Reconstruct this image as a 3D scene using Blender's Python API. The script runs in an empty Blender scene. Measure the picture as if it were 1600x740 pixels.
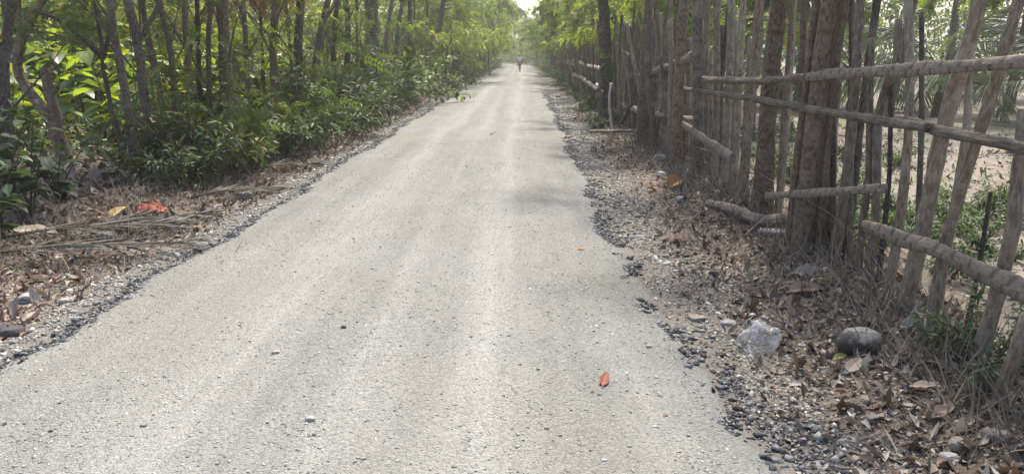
import bpy, math, random
import numpy as np
from mathutils import Vector, Matrix, Euler

# ------------------------------------------------------------------ camera, sky, sun, exposure
random.seed(7)
RNG = np.random.default_rng(11)
SC = bpy.context.scene
COL = SC.collection
CAM_H = 1.75
PITCH = math.atan(290.0 / 1200.0)
YAW = math.atan(20.0 / 1200.0)
cam = bpy.data.cameras.new('camera')
cam_o = bpy.data.objects.new('camera', cam)
COL.objects.link(cam_o)
cam.sensor_width = 36.0
cam.lens = 27.0
cam.clip_start = 0.05
cam.clip_end = 3000.0
cam_o.location = (0, 0, CAM_H)
cam_o.rotation_euler = (math.pi / 2 - PITCH, 0, YAW)
SC.camera = cam_o

SUN_EL = math.radians(60)
SUN_AZ = math.radians(14)          # clockwise from +Y (ahead), towards +X
w = bpy.data.worlds.new('World')
SC.world = w
w.use_nodes = True
wn = w.node_tree.nodes
wl = w.node_tree.links
wn.clear()
sky = wn.new('ShaderNodeTexSky')
sky.sky_type = 'NISHITA'
sky.sun_disc = False
sky.sun_elevation = SUN_EL
sky.sun_rotation = SUN_AZ
sky.air_density = 1.0
sky.dust_density = 4.0
sky.ozone_density = 0.6
bg = wn.new('ShaderNodeBackground')
bg.inputs['Strength'].default_value = 0.15
wo = wn.new('ShaderNodeOutputWorld')
wl.new(sky.outputs[0], bg.inputs['Color'])
wl.new(bg.outputs[0], wo.inputs['Surface'])

sun = bpy.data.lights.new('sun', 'SUN')
sun.energy = 3.5
sun.angle = math.radians(5)
sun.color = (1.0, 0.93, 0.8)
sun_o = bpy.data.objects.new('sun', sun)
COL.objects.link(sun_o)
sd = Vector((math.sin(SUN_AZ) * math.cos(SUN_EL), math.cos(SUN_AZ) * math.cos(SUN_EL), math.sin(SUN_EL)))
sun_o.rotation_euler = sd.to_track_quat('Z', 'Y').to_euler()
sun_o.location = (20, 30, 60)

SC.render.engine = 'CYCLES'
SC.view_settings.view_transform = 'Standard'
SC.view_settings.look = 'None'
SC.view_settings.gamma = 1.0
SC.view_settings.exposure = 1.1
SC.cycles.max_bounces = 8
SC.cycles.transmission_bounces = 6
SC.cycles.diffuse_bounces = 5
SC.cycles.volume_bounces = 1

# ------------------------------------------------------------------ pixel helpers (photograph 1600 x 740)
RM = cam_o.rotation_euler.to_matrix()


def ray(u, v):
    return RM @ Vector(((u - 800) / 1200.0, -(v - 370) / 1200.0, -1.0))


def at(u, v, z=0.0):
    d = ray(u, v)
    t = (z - CAM_H) / d.z
    return Vector((d.x * t, d.y * t, z))


def at_x(u, v, X):
    d = ray(u, v)
    t = X / d.x
    return Vector((X, d.y * t, CAM_H + d.z * t))


def at_y(u, v, Y):
    d = ray(u, v)
    t = Y / d.y
    return Vector((d.x * t, Y, CAM_H + d.z * t))


# ------------------------------------------------------------------ object helpers
def tag(o, label=None, cat=None, group=None, kind=None):
    if label: o['label'] = label
    if cat: o['category'] = cat
    if group: o['group'] = group
    if kind: o['kind'] = kind
    return o


def empty(name, loc=(0, 0, 0), rz=0.0):
    o = bpy.data.objects.new(name, None)
    COL.objects.link(o)
    o.location = loc
    o.rotation_euler = (0, 0, rz)
    o.empty_display_size = 0.1
    return o


def link(name, me, parent=None, loc=None, rot=None, scale=None):
    o = bpy.data.objects.new(name, me)
    COL.objects.link(o)
    if parent is not None: o.parent = parent
    if loc is not None: o.location = loc
    if rot is not None: o.rotation_euler = rot
    if scale is not None: o.scale = scale
    return o


def mesh_np(name, V, F, mat, cols=None, smooth=False, uv=None):
    """V (n,3), F (m,k) all faces with k corners"""
    me = bpy.data.meshes.new(name)
    V = np.asarray(V, dtype=np.float32).reshape(-1, 3)
    F = np.asarray(F, dtype=np.int32)
    m, k = F.shape
    me.vertices.add(len(V))
    me.vertices.foreach_set('co', V.ravel())
    me.loops.add(m * k)
    me.loops.foreach_set('vertex_index', F.ravel())
    me.polygons.add(m)
    me.polygons.foreach_set('loop_start', np.arange(0, m * k, k, dtype=np.int32))
    me.polygons.foreach_set('loop_total', np.full(m, k, dtype=np.int32))
    if smooth:
        me.polygons.foreach_set('use_smooth', np.ones(m, dtype=bool))
    if cols is not None:
        a = me.color_attributes.new('Col', 'FLOAT_COLOR', 'POINT')
        c = np.ones((len(V), 4), dtype=np.float32)
        c[:, :3] = cols
        a.data.foreach_set('color', c.ravel())
    if uv is not None:
        ul = me.uv_layers.new(name='UVMap')
        ul.data.foreach_set('uv', np.asarray(uv, dtype=np.float32)[F.ravel()].ravel())
    me.update(calc_edges=True)
    me.validate()
    me.materials.append(mat)
    return me


class TB:
    """collects tubes and sheets as quads with uv (around, metres along)"""
    def __init__(self):
        self.V = []; self.F = []; self.UV = []; self.n = 0

    def tube(self, path, radii, sides=8, step=None, rough=0.0, seed=0, flat=1.0, knot=None):
        rg = np.random.default_rng(seed)
        P = np.array([list(p) for p in path], dtype=float)
        R = np.array(radii, dtype=float)
        if step:
            seg = np.linalg.norm(np.diff(P, axis=0), axis=1)
            s = np.concatenate([[0], np.cumsum(seg)])
            n = max(2, int(s[-1] / step) + 1)
            t = np.linspace(0, s[-1], n)
            Q = np.stack([np.interp(t, s, P[:, i]) for i in range(3)], 1)
            if n > 6:
                for _ in range(2):
                    Q[1:-1] = 0.25 * Q[:-2] + 0.5 * Q[1:-1] + 0.25 * Q[2:]
            R = np.interp(t, s, R)
            P = Q
        n = len(P)
        T = np.gradient(P, axis=0)
        T /= np.linalg.norm(T, axis=1)[:, None] + 1e-9
        ref = np.array([0.0, 0, 1.0]) if abs(T[:, 2]).mean() < 0.8 else np.array([1.0, 0.2, 0])
        A = np.cross(T, ref); A /= np.linalg.norm(A, axis=1)[:, None] + 1e-9
        B = np.cross(T, A)
        ang = np.linspace(0, 2 * math.pi, sides + 1)
        s = np.concatenate([[0], np.cumsum(np.linalg.norm(np.diff(P, axis=0), axis=1))])
        if knot:
            ph = rg.random() * knot
            d = np.abs(((s + ph) / knot) % 1.0 - 0.5) * 2
            R = R * (1 + 0.16 * np.clip((d - 0.75) * 4, 0, 1))
        ph = rg.random(4) * 6.28
        lump = 1 + rough * (0.6 * np.sin(ang[None, :] * 2 + s[:, None] * 5 + ph[0]) + 0.5 * np.sin(ang[None, :] * 3 - s[:, None] * 9 + ph[1]))
        if rough:
            nz = rg.normal(0, 0.35 * rough, (n, sides)); nz = np.concatenate([nz, nz[:, :1]], 1); lump = lump + nz
        RR = R[:, None] * lump
        V = P[:, None, :] + RR[..., None] * (np.cos(ang)[None, :, None] * A[:, None, :] + flat * np.sin(ang)[None, :, None] * B[:, None, :])
        V = V.reshape(-1, 3)
        uv = np.stack([np.tile(ang / 6.28318, n), np.repeat(s, sides + 1)], 1)
        b = self.n
        i = np.arange(n - 1)[:, None] * (sides + 1) + np.arange(sides)[None, :]
        i = i.ravel() + b
        F = np.stack([i, i + 1, i + sides + 2, i + sides + 1], 1)
        self.V.append(V); self.F.append(F); self.UV.append(uv); self.n += len(V)
        for ring, c in ((0, P[0]), (n - 1, P[-1])):   # caps as small fans of quads
            b2 = self.n
            self.V.append(np.array([c])); self.UV.append(np.array([[0.5, s[ring]]])); self.n += 1
            r0 = b + ring * (sides + 1)
            Fc = []
            for k in range(0, sides, 2):
                q = [r0 + k, r0 + k + 1, r0 + min(k + 2, sides), b2]
                Fc.append(q if ring else q[::-1])
            self.F.append(np.array(Fc))
        return self

    def mesh(self, name, mat, smooth=True):
        return mesh_np(name, np.concatenate(self.V), np.concatenate(self.F), mat, None, smooth, np.concatenate(self.UV))


def unit(a):
    return a / (np.linalg.norm(a, axis=-1, keepdims=True) + 1e-9)


def rand_dirs(n, rg):
    return unit(rg.normal(size=(n, 3)))


def leaf4(P, D, N, L, W, fold=0.25):
    """folded rhombus leaves: 2 triangles each"""
    S = unit(np.cross(D, N)); N = np.cross(S, D)
    L = L[:, None]; W = W[:, None]
    V = np.stack([P, P + D * L * 0.42 - S * W * 0.5 + N * W * fold, P + D * L, P + D * L * 0.42 + S * W * 0.5 + N * W * fold], 1)
    n = len(P)
    b = np.arange(n)[:, None] * 4
    F = np.concatenate([b + np.array([[0, 2, 1]]), b + np.array([[0, 3, 2]])], 1).reshape(-1, 3)
    return V.reshape(-1, 3), F


LF8 = np.array([[0, 2, 1], [0, 3, 2], [1, 2, 5], [1, 5, 4], [2, 3, 6], [2, 6, 5], [4, 5, 7], [5, 6, 7]])


def leaf8(P, D, N, L, W, droop=0.2, fold=0.2, pos=(0.3, 0.68), wid=(1.0, 0.75)):
    """curved leaves with a midrib fold: 8 triangles each. droop: bend along the length"""
    S = unit(np.cross(D, N)); N = np.cross(S, D)
    L = L[:, None]; W = W[:, None]
    dr = (np.asarray(droop) * np.ones(len(P)))[:, None]
    fo = (np.asarray(fold) * np.ones(len(P)))[:, None]
    def mid(t): return P + D * L * t - N * L * dr * t * t
    rows = [P]
    for t, wv in zip(pos, wid):
        m = mid(t)
        rows += [m - S * W * 0.5 * wv + N * W * fo * wv, m, m + S * W * 0.5 * wv + N * W * fo * wv]
    rows.append(mid(1.0))
    V = np.stack(rows, 1)
    n = len(P)
    F = (np.arange(n)[:, None, None] * 8 + LF8[None]).reshape(-1, 3)
    return V.reshape(-1, 3), F


def palette(n, cols, rg, var=0.15, weights=None):
    cols = np.array(cols)
    c = cols[rg.choice(len(cols), n, p=weights)]
    return np.clip(c * (1 + rg.normal(0, var, (n, 1))), 0.004, 1)


# ------------------------------------------------------------------ materials
class NT:
    def __init__(self, name):
        self.m = bpy.data.materials.new(name)
        self.m.use_nodes = True
        self.t = self.m.node_tree
        self.t.nodes.clear()
        self.out = self.t.nodes.new('ShaderNodeOutputMaterial')

    def n(self, kind, **kw):
        nd = self.t.nodes.new(kind)
        for k, v in kw.items():
            if k.startswith('i_'):
                nd.inputs[k[2:].replace('_', ' ')].default_value = v
            else:
                setattr(nd, k, v)
        return nd

    def l(self, a, b):
        self.t.links.new(a, b)

    def noise(self, vec, scale, detail=4.0, rough=0.55):
        nd = self.n('ShaderNodeTexNoise', i_Scale=scale, i_Detail=detail, i_Roughness=rough)
        if vec is not None: self.l(vec, nd.inputs['Vector'])
        return nd.outputs['Fac']

    def mapping(self, vec, scale=(1, 1, 1), loc=(0, 0, 0)):
        nd = self.n('ShaderNodeMapping')
        nd.inputs['Scale'].default_value = scale
        nd.inputs['Location'].default_value = loc
        self.l(vec, nd.inputs['Vector'])
        return nd.outputs[0]

    def ramp(self, fac, stops):
        nd = self.n('ShaderNodeValToRGB')
        e = nd.color_ramp.elements
        while len(e) < len(stops): e.new(0.5)
        for el, (p, c) in zip(e, stops):
            el.position = p
            el.color = (*c, 1) if not isinstance(c, (int, float)) else (c, c, c, 1)
        self.l(fac, nd.inputs[0])
        return nd.outputs[0]

    def mix(self, fac, a, b, mode='MIX'):
        nd = self.n('ShaderNodeMix', data_type='RGBA', blend_type=mode)
        for s, i in ((fac, 0), (a, 6), (b, 7)):
            if isinstance(s, (int, float)): nd.inputs[i].default_value = s if i == 0 else (s, s, s, 1)
            elif isinstance(s, tuple): nd.inputs[i].default_value = (*s, 1)
            else: self.l(s, nd.inputs[i])
        return nd.outputs[2]

    def math(self, op, a, b=0.0, c=None):
        nd = self.n('ShaderNodeMath', operation=op)
        for i, s in enumerate((a, b) if c is None else (a, b, c)):
            if isinstance(s, (int, float)): nd.inputs[i].default_value = s
            else: self.l(s, nd.inputs[i])
        return nd.outputs[0]

    def bump(self, h, strength=0.4, dist=0.02, nrm=None):
        nd = self.n('ShaderNodeBump', i_Strength=strength, i_Distance=dist)
        self.l(h, nd.inputs['Height'])
        if nrm is not None: self.l(nrm, nd.inputs['Normal'])
        return nd.outputs[0]

    def principled(self, col, rough=0.8, nrm=None, spec=0.3):
        p = self.n('ShaderNodeBsdfPrincipled')
        for s, k in ((col, 'Base Color'), (rough, 'Roughness')):
            if isinstance(s, (int, float)): p.inputs[k].default_value = s
            elif isinstance(s, tuple): p.inputs[k].default_value = (*s, 1)
            else: self.l(s, p.inputs[k])
        p.inputs['Specular IOR Level'].default_value = spec
        if nrm is not None: self.l(nrm, p.inputs['Normal'])
        self.l(p.outputs[0], self.out.inputs['Surface'])
        return p


def mat_leaf(name, trans=0.4, gloss=0.07, rough=0.45, tint=(1.6, 1.55, 0.5), objvar=0.35):
    t = NT(name)
    a = t.n('ShaderNodeAttribute', attribute_name='Col')
    oi = t.n('ShaderNodeObjectInfo')
    val = t.math('MULTIPLY_ADD', oi.outputs['Random'], objvar, 1 - objvar / 2)
    hs = t.n('ShaderNodeHueSaturation')
    t.l(val, hs.inputs['Value'])
    t.l(t.math('MULTIPLY_ADD', oi.outputs['Random'], 0.03, 0.485), hs.inputs['Hue'])
    t.l(a.outputs['Color'], hs.inputs['Color'])
    tc = t.mix(1.0, hs.outputs[0], tint, 'MULTIPLY')
    d = t.n('ShaderNodeBsdfDiffuse'); t.l(hs.outputs[0], d.inputs['Color'])
    tr = t.n('ShaderNodeBsdfTranslucent'); t.l(tc, tr.inputs['Color'])
    m1 = t.n('ShaderNodeMixShader'); m1.inputs[0].default_value = trans
    t.l(d.outputs[0], m1.inputs[1]); t.l(tr.outputs[0], m1.inputs[2])
    g = t.n('ShaderNodeBsdfGlossy'); g.inputs['Roughness'].default_value = rough
    m2 = t.n('ShaderNodeMixShader'); m2.inputs[0].default_value = gloss
    t.l(m1.outputs[0], m2.inputs[1]); t.l(g.outputs[0], m2.inputs[2])
    t.l(m2.outputs[0], t.out.inputs['Surface'])
    return t.m


def mat_bark(name, dark, light, pale=(0.34, 0.31, 0.27), su=5.0, sv=6.5, bump=0.9):
    t = NT(name)
    uv = t.n('ShaderNodeUVMap').outputs[0]
    oi = t.n('ShaderNodeObjectInfo').outputs['Random']
    tc = t.n('ShaderNodeTexCoord').outputs['Object']
    v1 = t.mapping(uv, (su, sv, 1))
    n1 = t.noise(v1, 3.0, 6)
    n2 = t.noise(tc, 3.5, 3)
    n3 = t.noise(tc, 60, 3)
    c = t.ramp(n1, [(0.38, dark), (0.62, light)])
    c = t.mix(t.ramp(n2, [(0.5, 0.0), (0.72, 0.65)]), c, pale)
    c = t.mix(0.35, c, t.ramp(n3, [(0.3, 0.25), (0.7, 1.0)]), 'MULTIPLY')
    hs = t.n('ShaderNodeHueSaturation')
    t.l(c, hs.inputs['Color']); t.l(t.math('MULTIPLY_ADD', oi, 0.5, 0.75), hs.inputs['Value'])
    h = t.math('ADD', n1, t.math('MULTIPLY', n3, 0.5))
    t.principled(hs.outputs[0], 0.9, t.bump(h, bump, 0.02), 0.15)
    return t.m


def mat_simple(name, col, rough=0.7, var=0.3, scale=30, bump=0.3, spec=0.3, attr=False, bscale=None):
    t = NT(name)
    tc = t.n('ShaderNodeTexCoord').outputs['Object']
    n = t.noise(tc, scale, 5)
    if attr:
        base = t.n('ShaderNodeAttribute', attribute_name='Col').outputs['Color']
    else:
        base = col
    c = t.mix(1.0, base, t.ramp(n, [(0.25, 1 - var), (0.75, 1 + var * 0.6)]), 'MULTIPLY')
    t.principled(c, rough, t.bump(t.noise(tc, bscale or scale * 2, 4), bump, 0.01), spec)
    return t.m


# ------------------------------------------------------------------ terrain functions
EL, ER = -3.0, 0.93


def bend(y):
    y = np.asarray(y, dtype=float)
    return np.where(y > 96, -0.025 * (np.clip(y, 96, 125) - 96) ** 2 - 1.45 * np.clip(y - 125, 0, None), 0.0)


def wob(x, y, f, s):
    return (np.sin(x * f * 1.3 + y * f * 0.7 + s) + np.sin(x * f * -0.6 + y * f * 1.7 + s * 2.1) + np.sin(x * f * 2.3 - y * f * 1.1 + s * 0.7)) / 3


def edge_l(y): return EL + 0.06 * np.sin(y * 0.9) + 0.04 * np.sin(y * 2.7 + 1) + 0.02 * np.sin(y * 7.3)
def edge_r(y): return ER + 0.30 * np.clip((4.9 - y) / 2.0, 0, 1.2) + 0.05 * np.sin(y * 1.1 + 2) + 0.035 * np.sin(y * 3.1) + 0.02 * np.sin(y * 8.1 + 1)


def sstep(a, b, x):
    t = np.clip((x - a) / (b - a), 0, 1)
    return t * t * (3 - 2 * t)


def gz(x, y):
    x = np.asarray(x, dtype=float); y = np.asarray(y, dtype=float)
    xr = x - bend(y)
    dl = edge_l(y) - xr
    dr = xr - edge_r(y)
    off = np.maximum(dl, dr)
    z = -0.02 - 0.07 * sstep(0.12, 0.3, -off)
    z = z - 0.03 * sstep(0.1, 0.4, dl) + 0.10 * sstep(0.5, 2.2, dl)
    z = z + 0.13 * sstep(0.35, 1.5, dr) - 0.10 * sstep(1.9, 3.2, dr)
    z = z + 0.012 * np.clip(dr - 4, 0, 60) + 0.006 * np.clip(dl - 4, 0, 60)
    amp = sstep(0.15, 1.2, off)
    z = z + amp * (0.035 * wob(x, y, 1.4, 1.0) + 0.018 * wob(x, y, 5.0, 3.0)) + np.where(off > -0.1, 0.010 * wob(x, y, 11.0, 5.0) + 0.006 * wob(x, y, 27.0, 2.0), 0)
    return z


def rz(x, y):
    xr = np.asarray(x, dtype=float) - bend(y)
    c = (xr + 1.03) / 2.0
    z = 0.045 * (1 - c * c)
    z = z - 0.012 * np.exp(-((xr + 0.25) / 0.22) ** 2) - 0.012 * np.exp(-((xr + 1.75) / 0.25) ** 2)
    return z + 0.006 * wob(xr, np.asarray(y) * 0.6, 3.0, 2.0) + 0.003 * wob(xr, y, 9.0, 4.0)


def sz(x, y):
    """surface height: road or ground"""
    xr = x - float(bend(y))
    if edge_l(y) + 0.02 < xr < edge_r(y) - 0.02: return float(rz(x, y))
    return float(gz(x, y))


def G(u, v):
    p = at(u, v, 0.0)
    for _ in range(3):
        p = at(u, v, sz(p.x, p.y))
    return p


# ------------------------------------------------------------------ ground and road
def axis(parts):
    out = []
    for a, b, s in parts:
        out += list(np.arange(a, b - 1e-6, s))
    out.append(parts[-1][1])
    return np.array(out)


xs = axis([(-300, -60, 30), (-60, -14, 3), (-14, -6.5, 0.35), (-6.5, -5, 0.12), (-5, -2.8, 0.06), (-2.8, 0.7, 0.5), (0.7, 2.7, 0.06), (2.7, 5, 0.15), (5, 14, 0.5), (14, 60, 3), (60, 300, 30)])
ys = axis([(-60, -4, 8), (-4, 2, 0.5), (2, 14, 0.09), (14, 30, 0.3), (30, 96, 1.0), (96, 140, 1.5), (140, 320, 20)])
GX, GY = np.meshgrid(xs, ys)
GXb = GX + bend(GY) * np.clip(1 - np.abs(GX) / 60, 0, 1)
GV = np.stack([GXb, GY, gz(GXb, GY)], -1).reshape(-1, 3)
ny, nx = GX.shape
ii = (np.arange(ny - 1)[:, None] * nx + np.arange(nx - 1)[None, :]).ravel()
GF = np.stack([ii, ii + 1, ii + nx + 1, ii + nx], 1)

t = NT('soil_ground')
pos = t.n('ShaderNodeNewGeometry').outputs['Position']
sep = t.n('ShaderNodeSeparateXYZ'); t.l(pos, sep.inputs[0])
nA = t.noise(pos, 1.3, 6); nB = t.noise(pos, 14, 6); nC = t.noise(pos, 90, 4)
c = t.ramp(nA, [(0.3, (0.085, 0.065, 0.05)), (0.7, (0.155, 0.125, 0.1))])
c = t.mix(t.ramp(nB, [(0.4, 0.0), (0.7, 0.6)]), c, (0.24, 0.2, 0.165))
xw = t.math('ADD', sep.outputs['X'], t.math('MULTIPLY', t.math('SUBTRACT', nA, 0.5), 1.3))
# crushed stone shoulder beside the road
def band(a, b, c2, d):
    return t.math('MULTIPLY', t.math('SMOOTH_MIN', 1.0, t.math('MAXIMUM', 0.0, t.math('DIVIDE', t.math('SUBTRACT', xw, a), b - a)), 0.1),
                  t.math('MINIMUM', 1.0, t.math('MAXIMUM', 0.0, t.math('DIVIDE', t.math('SUBTRACT', d, xw), d - c2))))
c = t.mix(t.math('MULTIPLY', band(0.3, 0.6, 1.35, 1.75), 0.8), c, t.ramp(nC, [(0.3, (0.12, 0.112, 0.1)), (0.7, (0.23, 0.217, 0.195))]))
c = t.mix(t.math('MULTIPLY', band(-3.9, -3.3, -2.8, -2.4), 0.7), c, t.ramp(nC, [(0.3, (0.11, 0.105, 0.098)), (0.7, (0.21, 0.2, 0.185))]))
# dry pasture beyond the fence
field = t.ramp(t.noise(pos, 0.7, 6), [(0.35, (0.17, 0.15, 0.125)), (0.5, (0.25, 0.222, 0.19)), (0.68, (0.13, 0.14, 0.075))])
field = t.mix(0.5, field, t.ramp(nB, [(0.3, 0.5), (0.75, 1.3)]), 'MULTIPLY')
fm = t.math('MINIMUM', 1.0, t.math('MAXIMUM', 0.0, t.math('DIVIDE', t.math('SUBTRACT', xw, 2.7), 0.8)))
c = t.mix(fm, c, field)
hh = t.math('ADD', t.math('MULTIPLY', nB, 1.0), t.math('MULTIPLY', nC, 0.6))
t.principled(c, 0.95, t.bump(hh, 0.7, 0.03), 0.1)
ground = link('ground', mesh_np('ground', GV, GF, t.m, None, True))
tag(ground, 'bare brown soil and dry pasture on both sides of the road', 'ground', None, 'structure')

ry = axis([(-12, 2, 0.4), (2, 12, 0.07), (12, 30, 0.25), (30, 150, 1.0)])
rt = np.linspace(0, 1, 70)
E0 = edge_l(ry) - 0.10; E1 = edge_r(ry) + 0.10
RX = E0[:, None] + (E1 - E0)[:, None] * rt[None, :]
RY = np.repeat(ry[:, None], 70, 1)
RXb = RX + bend(RY)
RZ = rz(RXb, RY)
edge_d = np.minimum(rt, 1 - rt)[None, :] * (E1 - E0)[:, None]
RZ = RZ - 0.055 * np.clip(1 - edge_d / 0.3, 0, 1) ** 1.5 + 0.012 * wob(RXb, RY, 9, 2) * np.clip(1 - edge_d / 0.3, 0, 1)
RZ[:, 0] = -0.12; RZ[:, -1] = -0.12
RV = np.stack([RXb, RY, RZ], -1).reshape(-1, 3)
ii = (np.arange(len(ry) - 1)[:, None] * 70 + np.arange(69)[None, :]).ravel()
RF = np.stack([ii, ii + 1, ii + 71, ii + 70], 1)
t = NT('road_dust')
pos = t.n('ShaderNodeNewGeometry').outputs['Position']
st = t.noise(t.mapping(pos, (2.6, 0.09, 1)), 1.0, 5, 0.6)
st2 = t.noise(t.mapping(pos, (9, 0.35, 1)), 1.0, 5, 0.6)
pa = t.noise(pos, 0.5, 5)
fi = t.noise(pos, 55, 5, 0.7)
vo = t.n('ShaderNodeTexVoronoi', i_Scale=85.0); t.l(pos, vo.inputs['Vector'])
vo2 = t.n('ShaderNodeTexVoronoi', i_Scale=38.0); t.l(pos, vo2.inputs['Vector'])
c = t.ramp(st, [(0.3, (0.168, 0.167, 0.158)), (0.55, (0.224, 0.222, 0.21)), (0.75, (0.29, 0.286, 0.268))])
c = t.mix(t.ramp(st2, [(0.45, 0.0), (0.7, 0.25)]), c, (0.285, 0.28, 0.258))
c = t.mix(t.ramp(t.noise(t.mapping(pos, (1, 0.45, 1)), 2.2, 6, 0.65), [(0.42, 0.0), (0.62, 0.45)]), c, (0.3, 0.292, 0.266))
c = t.mix(t.ramp(pa, [(0.42, 0.0), (0.62, 0.65)]), c, (0.238, 0.226, 0.188))
sx_ = t.n('ShaderNodeSeparateXYZ'); t.l(pos, sx_.inputs[0])
wx = t.math('ADD', sx_.outputs['X'], t.math('MULTIPLY', t.math('SUBTRACT', t.noise(t.mapping(pos, (0.0, 0.11, 0)), 1.0, 2), 0.5), 0.9))
def track(x0, wd, amt):
    g_ = t.math('DIVIDE', t.math('SUBTRACT', wx, x0), wd)
    return t.math('MULTIPLY', t.math('EXPONENT', t.math('MULTIPLY', t.math('MULTIPLY', g_, g_), -1.0)), amt)
tk = t.math('MULTIPLY', t.math('ADD', t.math('ADD', track(-0.25, 0.2, 0.75), track(-1.7, 0.26, 0.6)), track(-0.95, 0.12, 0.4)), t.ramp(st2, [(0.3, 0.35), (0.65, 1.0)]))
c = t.mix(tk, c, (0.34, 0.332, 0.306))
grain = t.mix(0.5, t.ramp(fi, [(0.3, 0.62), (0.5, 1.0), (0.72, 1.3)]), t.ramp(vo.outputs['Color'], [(0.1, 0.6), (0.5, 1.0), (0.95, 1.4)]))
c = t.mix(0.95, c, grain, 'MULTIPLY')
c = t.mix(1.0, c, (0.88, 0.893, 0.91), "MULTIPLY")
h = t.math('ADD', t.math('MULTIPLY', fi, 1.0), t.math('ADD', t.math('MULTIPLY', vo.outputs['Distance'], -0.9), t.math('MULTIPLY', vo2.outputs['Distance'], -0.7)))
t.principled(c, 0.93, t.bump(h, 0.7, 0.016), 0.12)
M_ROAD = t.m
road = link('road', mesh_np('road', RV, RF, M_ROAD, None, True))
tag(road, 'pale dusty gravel road running straight away between the trees', 'road', None, 'structure')

# ------------------------------------------------------------------ pebbles and crumbs
OCT = np.array([[1, 0, 0], [-1, 0, 0], [0, 1, 0], [0, -1, 0], [0, 0, 1], [0, 0, -1]], float)
OCTF = np.array([[0, 2, 4], [2, 1, 4], [1, 3, 4], [3, 0, 4], [2, 0, 5], [1, 2, 5], [3, 1, 5], [0, 3, 5]])
ph_ = (1 + 5 ** 0.5) / 2
ICO = unit(np.array([[-1, ph_, 0], [1, ph_, 0], [-1, -ph_, 0], [1, -ph_, 0], [0, -1, ph_], [0, 1, ph_], [0, -1, -ph_], [0, 1, -ph_], [ph_, 0, -1], [ph_, 0, 1], [-ph_, 0, -1], [-ph_, 0, 1]], float))
ICOF = np.array([[0, 11, 5], [0, 5, 1], [0, 1, 7], [0, 7, 10], [0, 10, 11], [1, 5, 9], [5, 11, 4], [11, 10, 2], [10, 7, 6], [7, 1, 8], [3, 9, 4], [3, 4, 2], [3, 2, 6], [3, 6, 8], [3, 8, 9], [4, 9, 5], [2, 4, 11], [6, 2, 10], [8, 6, 7], [9, 8, 1]])


def pebbles(name, x, y, z, r, cols, mat, rg, tmpl=OCT, F=OCTF, squash=0.6, sink=0.35):
    n = len(x)
    V = np.repeat(tmpl[None], n, 0) * (1 + rg.uniform(-0.5, 0.45, (n, len(tmpl), 1))) + rg.normal(0, 0.16, (n, len(tmpl), 3))
    V = V * np.stack([rg.uniform(0.8, 1.4, n), rg.uniform(0.7, 1.1, n), np.full(n, squash) * rg.uniform(0.6, 1.3, n)], 1)[:, None, :]
    a = rg.uniform(0, 6.283, n); ca, sa = np.cos(a)[:, None], np.sin(a)[:, None]
    tl = rg.normal(0, 0.3, (n, 1))
    X, Y, Z = V[..., 0], V[..., 1], V[..., 2]
    Z2 = Z + X * tl
    V = np.stack([X * ca - Y * sa, X * sa + Y * ca, Z2], -1) * r[:, None, None]
    V += np.stack([x, y, z + r * squash * (1 - 2 * sink) * 0.7], 1)[:, None, :]
    FF = (np.arange(n)[:, None, None] * len(tmpl) + F[None]).reshape(-1, 3)
    return mesh_np(name, V.reshape(-1, 3), FF, mat, np.repeat(cols, len(tmpl), 0), False)


M_STONE = mat_simple('crushed_stone', None, 0.9, 0.25, 60, 0.3, 0.15, attr=True)
M_TAR = mat_simple('tar_crumb', None, 0.6, 0.3, 80, 0.5, 0.35, attr=True)
GREY = [(0.33, 0.325, 0.305), (0.27, 0.266, 0.25), (0.44, 0.433, 0.41), (0.22, 0.216, 0.203), (0.27, 0.255, 0.222)]
rg = np.random.default_rng(3)
n = 52000
yy = 2.4 + 13 * rg.random(n) ** 1.7
xx = rg.uniform(EL, ER, n)
keep = (0.5 + 0.5 * wob(xx * 1.2, yy * 0.5, 2.2, 8)) * 0.8 + 0.2 > rg.random(n)
xx, yy = xx[keep], yy[keep]
rr = np.clip(rg.lognormal(math.log(0.0047), 0.43, len(xx)), 0.002, 0.014)
me = pebbles('loose_gravel', xx, yy, rz(xx, yy), rr, palette(len(xx), GREY, rg, 0.15), M_STONE, rg, squash=0.5, sink=0.38)
tag(link('loose_gravel', me), 'fine pale grey gravel strewn over the road surface', 'gravel', None, 'stuff')


def edge_pts(n, side, spread, y0, y1, rg, p=1.6, inner=0.05):
    y = y0 + (y1 - y0) * rg.random(n) ** p
    d = np.abs(rg.normal(0, spread, n)) - inner
    x = edge_l(y) - d if side < 0 else edge_r(y) + d
    return x, y


def gzn(x, y):
    onroad = (x > edge_l(y)) & (x < edge_r(y))
    return np.where(onroad, rz(x, y) - 0.01, gz(x, y))


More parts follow.
